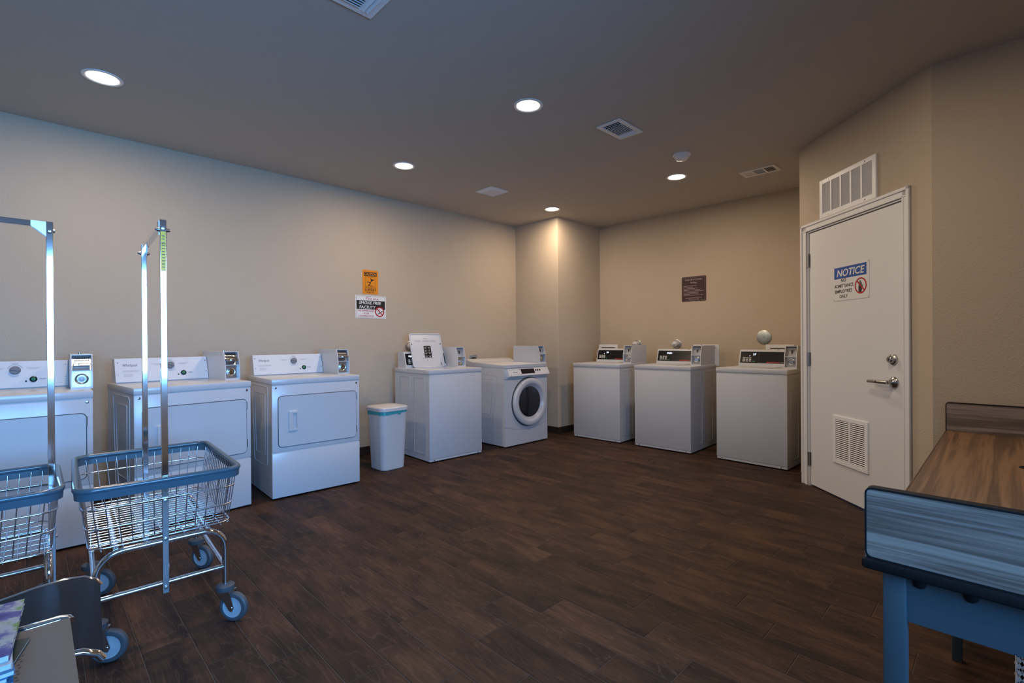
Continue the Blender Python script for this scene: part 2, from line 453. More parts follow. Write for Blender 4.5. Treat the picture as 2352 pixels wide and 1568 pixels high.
for i, (a, b) in enumerate(WINDOWS):
    m = MB()
    for q in ((a, a+0.05, SILL, HEAD), (b-0.05, b, SILL, HEAD), (a+0.05, b-0.05, SILL, SILL+0.05), (a+0.05, b-0.05, HEAD-0.05, HEAD)):
        m.box(q[0], q[1], WIN_Y-0.09, WIN_Y-0.03, q[2], q[3])
    wn = struct(m.build('window_%d' % (i+1), 'trimwhite'))
    MB().box(a+0.05, b-0.05, WIN_Y-0.064, WIN_Y-0.058, SILL+0.05, HEAD-0.05).build('pane', 'glass', wn)
    MB().box(a-0.03, b+0.03, WIN_Y-0.03, WIN_Y+0.05, SILL-0.03, SILL, 0.004).build('window_sill', 'trimwhite', wn)
# dark tile base
BH, BT = 0.085, 0.010
struct(MB().box(XA0, PX-BT, YA-BT, YA, 0, BH, 0.001).build('baseboard_left', 'base'))
m = MB(); m.box(PX-BT, PX, PY, YA, 0, BH); m.box(PX-BT, XB-BT, PY-BT, PY, 0, BH)
struct(m.build('baseboard_corner', 'base'))
struct(MB().box(XB-BT, XB, CW.y+BT, PY-BT, 0, BH, 0.001).build('baseboard_back', 'base'))
struct(MB().box(CW.x+0.004, XB, CW.y, CW.y+BT, 0, BH, 0.001).build('baseboard_return', 'base'))
m = MB(); cbox(m, -EXT-0.004, 0.018, -BT, 0, 0, BH); cbox(m, 1.12, CLEN-0.004, -BT, 0, 0, BH)
struct(m.build('baseboard_diagonal', 'base'))
struct(MB().box(XD-BT, XD, WIN_Y, C1.y-0.01, 0, BH, 0.001).build('baseboard_right', 'base'))

# ------------------------------------------------------------------ door on the diagonal wall (local: x along wall, y into wall, z up)
dr = bpy.data.objects.new('door_1', None); col.objects.link(dr); dr.location = C0; dr.rotation_euler = (0, 0, R(CROT))
tag(dr, 'white flush staff door with lever handle and louvred vent', 'door', kind='structure')
FACE = 0.006
slab = MB().box(0.106, 1.048, FACE, FACE+0.045, 0.012, 2.068, 0.002).build('door_slab', 'doorwhite', dr)
m = MB()
for (a, b) in ((0.102-0.032, 0.102), (1.052, 1.052+0.026)):
    m.box(a, b, -0.004, T, 0, 2.10)
m.box(0.07, 1.078, -0.004, T, 2.074, 2.10)
m.box(0.102, 0.114, FACE+0.047, FACE+0.062, 0, 2.074); m.box(1.040, 1.052, FACE+0.047, FACE+0.062, 0, 2.074); m.box(0.114, 1.04, FACE+0.047, FACE+0.062, 2.062, 2.074)
m.build('door_jamb', 'trimwhite', dr)
m = MB()                                              # stepped casing
for (a, b, d) in ((0.020, 0.090, -0.012), (0.020, 0.040, -0.020), (0.078, 0.090, -0.016)):
    m.box(a, b, d, 0.0, 0, 2.145-(a-0.020), 0.002)
for (a, b, d) in ((1.062, 1.118, -0.012), (1.098, 1.118, -0.020), (1.062, 1.074, -0.016)):
    m.box(a, b, d, 0.0, 0, 2.145-(1.118-b), 0.002)
for (z0, z1, d) in ((2.085, 2.145, -0.012), (2.125, 2.145, -0.020), (2.085, 2.097, -0.016)):
    m.box(0.020, 1.118, d, 0.0, z0, z1, 0.002)
m.build('door_casing', 'trimwhite', dr)
for z in (1.848, 1.040, 0.220):
    m = MB(); m.cyl((0.100, -0.006, z-0.055), (0.100, -0.006, z+0.055), 0.0075, 12); m.box(0.104, 0.116, FACE-0.003, FACE+0.001, z-0.055, z+0.055); m.box(0.090, 0.100, -0.0068, -0.0035, z-0.055, z+0.055)
    m.build('hinge', 'nickel', dr)
m = MB(); m.lathe([(0, 0.036), (0.010, 0.034), (0.016, 0.024), (0.030, 0.022), (0.034, 0.018), (0.034, 0.0)], (0.968, FACE, 1.070), (0, -1, 0), 24)
db = m.build('deadbolt', 'nickel', slab)
MB().box(0.966, 0.970, FACE-0.0362, FACE-0.033, 1.062, 1.078).build('key_slot', 'dark', db)
m = MB(); m.lathe([(0, 0.038), (0.004, 0.038), (0.012, 0.030), (0.020, 0.015), (0.048, 0.013)], (0.972, FACE, 0.922), (0, -1, 0), 24)
m.tube([(0.980, FACE-0.050, 0.922), (0.94, FACE-0.052, 0.922), (0.90, FACE-0.053, 0.921), (0.85, FACE-0.050, 0.920), (0.806, FACE-0.046, 0.918)], [0.013, 0.013, 0.0125, 0.0115, 0.010], 12)
lv = m.build('lever_handle', 'nickel', slab)
MB().cyl((0.896, FACE-0.064, 0.921), (0.896, FACE-0.066, 0.921), 0.006, 12).build('keyhole', 'dark', lv)
MB().box(1.0475, 1.0488, FACE+0.008, FACE+0.034, 0.88, 0.965).build('latch_plate', 'nickel', slab)

def louvre(parent, x0, x1, z0, z1, cols, rows, border, mull, yf, depth, tilt, slatmat, framemat, backmat, cover=0.36):
    """frame, dark sheet for the cavity shade and every slat of a grille lying in front of y = yf"""
    m = MB()
    m.box(x0, x0+border, yf-depth, yf, z0, z1, 0.0015); m.box(x1-border, x1, yf-depth, yf, z0, z1, 0.0015)
    m.box(x0+border, x1-border, yf-depth, yf, z0, z0+border, 0.0015); m.box(x0+border, x1-border, yf-depth, yf, z1-border, z1, 0.0015)
    iw = (x1-x0-2*border-(cols-1)*mull)/cols
    for c in range(1, cols):
        xm = x0+border+c*iw+(c-1)*mull; m.box(xm, xm+mull, yf-depth, yf, z0+border, z1-border)
    m.build('grille_frame', framemat, parent)
    MB().box(x0+border*0.6, x1-border*0.6, yf-0.002, yf-0.0005, z0+border*0.6, z1-border*0.6).build('backing_or_shade_sheet', backmat, parent)  # dark sheet standing in for the shaded cavity behind the slats
    pitch = (z1-z0-2*border)/rows; ct, st = math.cos(R(tilt)), math.sin(R(tilt)); hw = pitch*cover
    mb = MB(); ty, tz = hw*st*0.6, hw*ct
    mb.prism_x([(-ty, tz), (-ty-0.0012, tz), (ty-0.0012, -tz), (ty, -tz)], -iw/2, iw/2)
    proto = mb.build('slat', slatmat, parent, smooth=False)
    first = True
    for c in range(cols):
        for r in range(rows):
            o = proto if first else bpy.data.objects.new('slat', proto.data)
            if not first: col.objects.link(o); o.parent = parent
            first = False
            o.location = (x0+border+iw/2+c*(iw+mull), yf-depth*0.55, z0+border+(r+0.5)*pitch)
lg = bpy.data.objects.new('louvre_vent', None); col.objects.link(lg); lg.parent = slab
louvre(lg, 0.392, 0.750, 0.268, 0.626, 2, 21, 0.030, 0.016, FACE, 0.010, -30, 'grille', 'grille', 'dark', 0.27)

# return air grille above the door
gr = empty('return_air_grille', (C0+CD*0.5575+Vector((0, 0, 2.148))).to_tuple(), CROT, 'white slatted return air grille above the staff door', 'air grille')
louvre(gr, -0.292, 0.292, 0.0, 0.296, 5, 26, 0.034, 0.014, 0.0, 0.014, 40, 'grille', 'grille', 'dark', 0.40)
for (x, z) in ((-0.19, 0.017), (0.19, 0.017), (-0.19, 0.279), (0.19, 0.279)):
    MB().lathe([(0, 0.006), (0.002, 0.005), (0.003, 0.0)], (x, -0.0145, z), (0, -1, 0), 10).build('screw', 'nickel', gr)

# ------------------------------------------------------------------ signs (local: x right, y into wall, z up; origin at sign centre)
EX, EZ = (1, 0, 0), (0, 0, 1)
def sign(name, loc, rz, w_, h_, mat, label, r=0.008, th=0.003):
    o = MB().prism_y(rrect(-w_/2, w_/2, -h_/2, h_/2, r, 3), -th, -0.0002).build(name, mat)
    o.location = loc; o.rotation_euler = (0, 0, R(rz)); return tag(o, label, 'sign')
def flat(parent, name, pts, mat, lvl=1, th=0.003):
    return MB().prism_y(pts, -th-0.0004*lvl, -th+0.0002).build(name, mat, parent, smooth=False)
def ring_pts(cx, cz, r, n=28): return [(cx+r*math.cos(2*math.pi*k/n), cz+r*math.sin(2*math.pi*k/n)) for k in range(n)]
def ring(parent, name, cx, cz, r0, r1, mat, lvl=2, th=0.003):
    m = MB(); n = 32
    for k in range(n):
        a, b = 2*math.pi*k/n, 2*math.pi*(k+1)/n
        m.prism_y([(cx+r0*math.cos(a), cz+r0*math.sin(a)), (cx+r1*math.cos(a), cz+r1*math.sin(a)), (cx+r1*math.cos(b), cz+r1*math.sin(b)), (cx+r0*math.cos(b), cz+r0*math.sin(b))], -th-0.0004*lvl, -th)
    return m.build(name, mat, parent, smooth=False)
def stroke(parent, name, segs, wd, mat, lvl=2, th=0.003):
    m = MB()
    for (x0, z0, x1, z1) in segs: m.bar((x0, -th-0.0002*lvl, z0), (x1, -th-0.0002*lvl, z1), wd, 0.0004*lvl, (0, 1, 0))
    return m.build(name, mat, parent, smooth=False)
def ty(lvl, th=0.003): return -th-0.0004*lvl

s = sign('caution_sign', (2.6155, YA, 1.8485), 0, 0.184, 0.258, 'orange', 'orange wall sign reading caution, slippery floor, above the smoke free sign', 0.012)
flat(s, 'header', rrect(-0.075, 0.075, 0.063, 0.107, 0.004, 2), 'signblack')
text('lettering', 'CAUTION', (0, ty(1), 0.070), EX, EZ, 0.030, 'orange', s, 0.138, 0.012)
m = MB()
for q in ((-0.060, 0.060, 0.0525, 0.0545), (-0.060, 0.060, -0.0485, -0.0465), (-0.060, -0.058, -0.0485, 0.0545), (0.058, 0.060, -0.0485, 0.0545)):
    m.box(q[0], q[1], ty(1), -0.0028, q[2], q[3])
m.build('picture_border', 'signblack', s)
flat(s, 'figure_head', ring_pts(0.020, 0.026, 0.0085, 14), 'signblack')
stroke(s, 'falling_figure', [(0.012, 0.018, -0.002, -0.010), (0.012, 0.016, 0.002, 0.040), (0.014, 0.014, 0.045, 0.028), (-0.002, -0.010, -0.022, 0.000), (-0.022, 0.000, -0.042, -0.002), (-0.004, -0.012, -0.006, -0.026), (-0.006, -0.026, -0.028, -0.036)], 0.0085, 'signblack')
stroke(s, 'puddle', [(-0.028, -0.038, 0.034, -0.041)], 0.004, 'signblack', 1)
text('lettering', 'FLOOR MAY BE', (0, ty(1), -0.068), EX, EZ, 0.013, 'signblack', s, 0.130, 0.01)
text('lettering', 'SLIPPERY', (0, ty(1), -0.097), EX, EZ, 0.024, 'signblack', s, 0.138, 0.012)
text('lettering', 'WHEN WET', (0, ty(1), -0.117), EX, EZ, 0.013, 'signblack', s, 0.096, 0.012)

s = sign('smoke_free_sign', (2.621, YA, 1.579), 0, 0.360, 0.246, 'signwhite', 'white wall sign reading smoke free facility with no smoking symbol', 0.003)
stroke(s, 'border_line', [(-0.168, 0.115, 0.168, 0.115), (-0.168, -0.115, 0.168, -0.115), (-0.168, -0.115, -0.168, 0.115), (0.168, -0.115, 0.168, 0.115)], 0.0022, 'signblack', 1)
text('lettering', 'This is a', (0.005, ty(1), 0.080), EX, EZ, 0.024, 'signred', s, 0.150, 0.004, 0.3)
flat(s, 'band', [(-0.166, -0.025), (0.166, -0.025), (0.166, 0.069), (-0.166, 0.069)], 'signblack', 1)
text('lettering', 'SMOKE FREE', (-0.012, ty(2), 0.030), EX, EZ, 0.031, 'signwhite', s, 0.262, 0.014, 0.15)
text('lettering', 'FACILITY', (-0.045, ty(2), -0.016), EX, EZ, 0.031, 'signwhite', s, 0.192, 0.014, 0.15)
text('lettering', 'WE APPRECIATE', (-0.058, ty(1), -0.049), EX, EZ, 0.017, 'signred', s, 0.196, 0.01)
text('lettering', 'YOUR', (-0.058, ty(1), -0.078), EX, EZ, 0.017, 'signred', s, 0.066, 0.01)
text('lettering', 'COOPERATION', (-0.058, ty(1), -0.106), EX, EZ, 0.017, 'signred', s, 0.176, 0.01)
flat(s, 'symbol_disc', ring_pts(0.102, -0.048, 0.054), 'signwhite', 3)
ring(s, 'prohibition_ring', 0.102, -0.048, 0.043, 0.055, 'signred', 5)
stroke(s, 'cigarette', [(0.080, -0.075, 0.112, -0.056), (0.118, -0.052, 0.138, -0.040)], 0.009, 'signblack', 4)
stroke(s, 'smoke_curl', [(0.082, -0.062, 0.078, -0.040), (0.078, -0.040, 0.096, -0.030), (0.096, -0.030, 0.094, -0.014), (0.103, -0.018, 0.108, -0.034)], 0.005, 'inklight', 4)
stroke(s, 'prohibition_bar', [(0.067, -0.013, 0.137, -0.083)], 0.010, 'signred', 6)

s = sign('laundry_rules_sign', (XB, 2.691, 1.824), -90, 0.308, 0.302, 'maroon', 'dark maroon laundry center rules sign above the washers', 0.012)
stroke(s, 'border_line', [(-0.142, 0.139, 0.142, 0.139), (-0.142, -0.139, 0.142, -0.139), (-0.142, -0.139, -0.142, 0.139), (0.142, -0.139, 0.142, 0.139)], 0.0014, 'inklight', 1)
text('lettering', 'Laundry Center', (0, ty(1), 0.105), EX, EZ, 0.024, 'maroonprint', s, 0.215, 0.004)
text('lettering', 'Rules', (0, ty(1), 0.066), EX, EZ, 0.022, 'maroonprint', s, 0.078, 0.006)
for i, wd in enumerate((0.165, 0.120, 0.185, 0.215, 0.255, 0.195, 0.190, 0.250)):
    stroke(s, 'rule_line', [(-0.130, 0.038-0.0165*i, -0.130+wd, 0.038-0.0165*i)], 0.0045, 'maroonprint', 1)
for wd, z in ((0.210, -0.110), (0.135, -0.126)):
    stroke(s, 'rule_line', [(-wd/2, z, wd/2, z)], 0.0045, 'maroonprint', 1)

p = C0+CD*0.580+CN*FACE
s = sign('notice_sign', (p.x, p.y, 1.620), CROT, 0.366, 0.262, 'signwhite', 'white and blue notice sign, no admittance, on the staff door', 0.003)
flat(s, 'header', [(-0.170, 0.032), (0.160, 0.032), (0.160, 0.116), (-0.170, 0.116)], 'signblue')
text('lettering', 'NOTICE', (-0.005, ty(1), 0.048), EX, EZ, 0.052, 'signwhite', s, 0.285, 0.016, 0.2)
for b, z, wd, x in (('NO', 0.006, 0.052, -0.070), ('ADMITTANCE', -0.034, 0.200, -0.068), ('EMPLOYEES', -0.074, 0.180, -0.072), ('ONLY', -0.112, 0.086, -0.070)):
    text('lettering', b, (x, ty(1), z), EX, EZ, 0.024, 'signblack', s, wd, 0.012)
ring(s, 'prohibition_ring', 0.104, -0.040, 0.047, 0.057, 'signred', 3)
flat(s, 'hand_palm', [(0.083, -0.078), (0.090, -0.090), (0.110, -0.088), (0.118, -0.064), (0.126, -0.036), (0.118, -0.044), (0.112, -0.034), (0.086, -0.034), (0.082, -0.05)], 'signblack', 1)
stroke(s, 'hand_fingers', [(0.088, -0.036, 0.087, -0.014), (0.096, -0.036, 0.096, -0.003), (0.104, -0.036, 0.105, -0.008), (0.111, -0.038, 0.113, -0.018), (0.117, -0.056, 0.127, -0.034)], 0.006, 'signblack', 1)
stroke(s, 'prohibition_bar', [(0.068, -0.004, 0.140, -0.076)], 0.010, 'signred', 4)
for x, z in ((-0.176, 0.122), (0.176, 0.122), (-0.176, -0.122), (0.176, -0.122)):
    flat(s, 'rivet', ring_pts(x, z, 0.003, 8), 'ink', 2)

# ------------------------------------------------------------------ ceiling fittings
def downlight(x, y, label, lamp='downlight_lamp'):
    t = empty('recessed_light', (x, y, CEIL), 0, label, 'ceiling light', 'recessed downlights')
    m = MB(); n = 32
    prof = [(0.0, 0.100), (-0.004, 0.099), (-0.006, 0.092), (-0.004, 0.080), (0.0, 0.076)]
    rings = [[m.v((r*math.cos(2*math.pi*k/n), r*math.sin(2*math.pi*k/n), z-0.0008)) for k in range(n)] for z, r in prof]
    for A, B in zip(rings, rings[1:]):
        for k in range(n): m.f([A[k], A[(k+1) % n], B[(k+1) % n], B[k]])
    m.build('trim_ring', 'trimring', t)
    MB().lathe([(-0.0022, 0.077), (-0.0026, 0.072), (-0.0026, 0.0)], (0, 0, 0), (0, 0, 1), 32).build('lens', 'lens', t)
    ld = bpy.data.lights.new(lamp, 'AREA'); ld.shape = 'DISK'; ld.size = 0.145; ld.energy = DOWN_POWER; ld.color = DOWN_COL
    ld.spread = R(180)
    lo = bpy.data.objects.new(lamp, ld); col.objects.link(lo); lo.parent = t; lo.location = (0, 0, -0.0065)
for (x, y, lb) in ((0.315, 3.80, 'round recessed downlight above the first dryers by the wall'), (2.41, 2.276, 'round recessed downlight in the middle of the ceiling'),
                   (2.42, 3.84, 'round recessed downlight above the white bin'), (4.516, 2.273, 'round recessed downlight beside the smoke detector'),
                   (4.518, 3.88, 'round recessed downlight next to the boxed-out wall corner'),
                   (0.315, 2.276, 'round recessed downlight above the laundry carts'), (2.42, 0.660, 'round recessed downlight above the folding table')):
    # the last two hang just above the frame; their glow shows on the ceiling at its top edge
    downlight(x, y, lb, 'downlight_lamp_offscreen' if (x, y) in ((0.315, 2.276), (2.42, 0.660)) else 'downlight_lamp')

def diffuser(x0, x1, y0, y1, label, rz=0):
    """three-way ceiling supply register"""
    cx, cy = (x0+x1)/2, (y0+y1)/2; hx, hy = (x1-x0)/2, (y1-y0)/2
    t = empty('ceiling_vent', (cx, cy, CEIL), rz, label, 'ceiling vent')
    m = MB(); b = 0.036
    m.box(-hx, hx, -hy, -hy+b, -0.008, -0.0005, 0.002); m.box(-hx, hx, hy-b, hy, -0.008, -0.0005, 0.002)
    m.box(-hx, -hx+b, -hy+b, hy-b, -0.008, -0.0005, 0.002); m.box(hx-b, hx, -hy+b, hy-b, -0.008, -0.0005, 0.002)
    m.build('vent_frame', 'grille', t)
    MB().box(-hx+b*0.7, hx-b*0.7, -hy+b*0.7, hy-b*0.7, -0.0018, -0.0006).build('backing_or_shade_sheet', 'dark', t)  # dark sheet in place of the shade up inside the duct
    ix, iy = hx-b, hy-b
    n = 8; inner = ix*0.62
    for k in range(n):
        yy = -iy+2*iy*(k+0.5)/n
        m = MB(); m.bar((-inner, yy, -0.008), (inner, yy, -0.008), 0.0015, 0.014, (0, 0.45, 0.9)); m.build('slat', 'grille', t, smooth=False)
    for sx in (-1, 1):
        for q in (0.74, 0.92):
            xx = sx*ix*q
            m = MB(); m.bar((xx, -iy, -0.009), (xx, iy, -0.009), 0.0015, 0.024, (-sx*0.8, 0, 0.6)); m.build('slat', 'grille', t, smooth=False)
    return t
diffuser(3.02, 3.34, 1.95, 2.155, 'white three-way ceiling register near the middle downlight')
diffuser(0.885, 1.20, 1.99, 2.195, 'white three-way ceiling register above the middle of the floor')
# exhaust fan cover
t = empty('exhaust_fan_cover', (3.515, 3.855, CEIL), 0, 'square white exhaust fan cover in the ceiling', 'ceiling vent')
m = MB(); a, b = 0.125, 0.088
for q in (((-a,-a),(a,-a),(b,-b),(-b,-b)), ((a,-a),(a,a),(b,b),(b,-b)), ((a,a),(-a,a),(-b,b),(b,b)), ((-a,a),(-a,-a),(-b,-b),(-b,b))):
    m.hull([(q[0][0], q[0][1], -0.0005), (q[1][0], q[1][1], -0.0005), (q[2][0], q[2][1], -0.0005), (q[3][0], q[3][1], -0.0005)],
           [(q[0][0], q[0][1], -0.004), (q[1][0], q[1][1], -0.004), (q[2][0], q[2][1], -0.022), (q[3][0], q[3][1], -0.022)])
m.build('cover_frame', 'grille', t)
m = MB()
for k in range(14): m.box(-b, b, -b+0.0126*k, -b+0.0126*k+0.0085, -0.018, -0.014)
m.build('cover_grid', 'grille', t)['kind'] = 'stuff'
MB().box(-b, b, -b, b, -0.008, -0.004).build('backing_or_shade_sheet', 'grille', t)
# narrow register by the diagonal wall
t = empty('ceiling_register', (4.935, 1.648, CEIL), 0, 'narrow white ceiling register with three openings', 'ceiling vent')
m = MB(); hx, hy = 0.098, 0.160
m.box(-hx, hx, -hy, -hy+0.03, -0.007, -0.0005, 0.002); m.box(-hx, hx, hy-0.03, hy, -0.007, -0.0005, 0.002)
m.box(-hx, -hx+0.03, -hy+0.03, hy-0.03, -0.007, -0.0005); m.box(hx-0.03, hx, -hy+0.03, hy-0.03, -0.007, -0.0005)
m.box(-hx+0.03, hx-0.03, -0.052, -0.038, -0.007, -0.0005); m.box(-hx+0.03, hx-0.03, 0.042, 0.052, -0.007, -0.0005)
m.build('register_frame', 'grille', t)
MB().box(-hx+0.02, hx-0.02, -hy+0.02, hy-0.02, -0.0018, -0.0006).build('backing_or_shade_sheet', 'dark', t)  # flat dark sheet painted for the shade above the slats
for k in range(5):
    yy = 0.060+0.017*k; m = MB(); m.bar((-hx+0.03, yy, -0.005), (hx-0.03, yy, -0.005), 0.0015, 0.014, (0, -0.85, 0.5)); m.build('slat', 'grille', t, smooth=False)
for k in range(7):
    xx = -0.058+0.0193*k; m = MB(); m.bar((xx, -0.036, -0.005), (xx, 0.040, -0.005), 0.0012, 0.010, (0.3, 0, 0.95)); m.build('slat', 'grille', t, smooth=False)
for k in range(5):
    yy = -0.120+0.016*k; m = MB(); m.bar((-hx+0.03, yy, -0.005), (hx-0.03, yy, -0.005), 0.0012, 0.008, (0, 0.2, 0.98)); m.build('slat', 'grille', t, smooth=False)
# smoke detector
t = empty('smoke_detector', (4.00, 1.966, CEIL), 0, 'white round smoke detector on the ceiling', 'smoke detector')
MB().lathe([(-0.0005, 0.075), (-0.010, 0.075), (-0.016, 0.068)], (0, 0, 0), (0, 0, 1), 32).build('base_plate', 'detector', t)
MB().lathe([(-0.016, 0.060), (-0.018, 0.058), (-0.034, 0.056), (-0.046, 0.046), (-0.052, 0.030), (-0.054, 0.0)], (0, 0, 0), (0, 0, 1), 32).build('sensor_dome', 'detector', t)
MB().lathe([(-0.0155, 0.062), (-0.0185, 0.062)], (0, 0, 0), (0, 0, 1), 32).build('neck', 'detector', t)

# ------------------------------------------------------------------ laundry machines (local: x 0..W right, y 0 front .. D back, z up)
def whirl_text(parent, x, y, z, w_, h_, slope=(0, 0, 1), mat='ink'):
    text('brand_lettering', 'Whirlpool', (x, y, z), EX, slope, h_, mat, parent, w_, 0.006, 0, 'LEFT')

def coin_box(t, off, x0, x1, y0, y1, z0, z1, slide, zmid=None):
    """coin meter housing with an angled upper front, open at the front"""
    zm = zmid or z0+(z1-z0)*0.52; lean = 0.035; th = 0.006; rec = 0.035
    prof = [(y0, z0), (y0, zm), (y0+lean, z1), (y1, z1), (y1, z0)]
    hs = bpy.data.objects.new('coin_meter', None); col.objects.link(hs); hs.parent = t
    m = MB(off); m.prism_x(prof, x0, x0+th); m.prism_x(prof, x1-th, x1)
    m.box(x0+th, x1-th, y0+lean, y1, z1-th, z1); m.box(x0+th, x1-th, y0, y1, z0, z0+th*2); m.box(x0+th, x1-th, y1-th, y1, z0+2*th, z1-th)
    m.box(x0+th, x1-th, y0+0.001, y0+rec, zm-th/2, zm+th/2)
    m.build('housing', 'enamel', hs)
    m = MB(off); m.prism_x([(y0+rec+lean, z1-th), (y0+rec, zm), (y0+rec+0.004, zm), (y0+rec+lean+0.004, z1-th)], x0+th, x1-th)
    m.build('slot_plate', 'steel' if slide else 'ventgrey', hs)
    MB(off).box(x0+th, x1-th, y0+rec-0.006, y0+rec, z0+2*th, zm-th/2).build('lock_plate', 'steel', hs)
    xc, zc = (x0+x1)/2, (z0+zm)/2+0.004
    m = MB(off); m.lathe([(0, 0.034), (0.004, 0.034), (0.006, 0.029), (0.003, 0.024)], (xc, y0+rec-0.006, zc), (0, -1, 0), 24); m.build('lock_ring', 'nickel', hs)
    m = MB(off); m.lathe([(0.003, 0.021), (0.010, 0.019), (0.010, 0.010), (0.006, 0.008), (0.006, 0.0)], (xc, y0+rec-0.006, zc), (0, -1, 0), 20); m.build('lock_cylinder', 'chrome', hs)
    for sx in (x0+th+0.009, x1-th-0.009):
        for sz in (z0+2*th+0.009, zm-th/2-0.009):
            m = MB(off); m.lathe([(0, 0.0045), (0.002, 0.004), (0.003, 0.0)], (sx, y0+rec-0.0062, sz), (0, -1, 0), 8); m.build('screw', 'chrome', hs)
    zs = (zm+z1)/2
    if slide:
        m = MB(off); m.box(x0+th+0.006, x1-th-0.006, y0-0.012, y0+rec, zs-0.020, zs-0.004, 0.003); m.box(x0+th+0.012, x1-th-0.012, y0+0.004, y0+rec, zs-0.002, zs+0.012, 0.003)
        m.box(xc-0.018, xc+0.030, y0-0.030, y0-0.012, zs-0.018, zs-0.006, 0.003)
        m.build('coin_slide', 'chrome', hs)
        for k in range(8):
            xx = x0+th+0.016+k*0.009; m = MB(off); m.box(xx, xx+0.004, y0+rec-0.006, y0+rec+0.006, zs+0.022, zs+0.034); m.build('coin_slot', 'dark', hs)
    else:
        MB(off).box(xc-0.004, xc+0.004, y0+rec+0.005, y0+rec+0.014, zs-0.022, zs+0.008).build('coin_slot', 'dark', hs)
        MB(off).box(xc-0.010, xc+0.010, y0+rec+0.006, y0+rec+0.013, zs+0.010, zs+0.020).build('coin_guide', 'steel', hs)
    MB(off).cyl((xc-0.004, y0+0.16, z1), (xc-0.004, y0+0.16, z1+0.010), 0.007, 10).build('top_lock', 'nickel', hs)
    return hs

def side_emboss(t, off, W, segs, D):
    """pressed ribs on both flanks"""
    for sx, nm in ((0.0, -1), (W, 1)):
        m = MB(off)
        for loop in segs:
            m.tube([(sx, y, z) for y, z in loop], 0.0022, 6)
        m.build('pressed_rib', 'enamel', t)

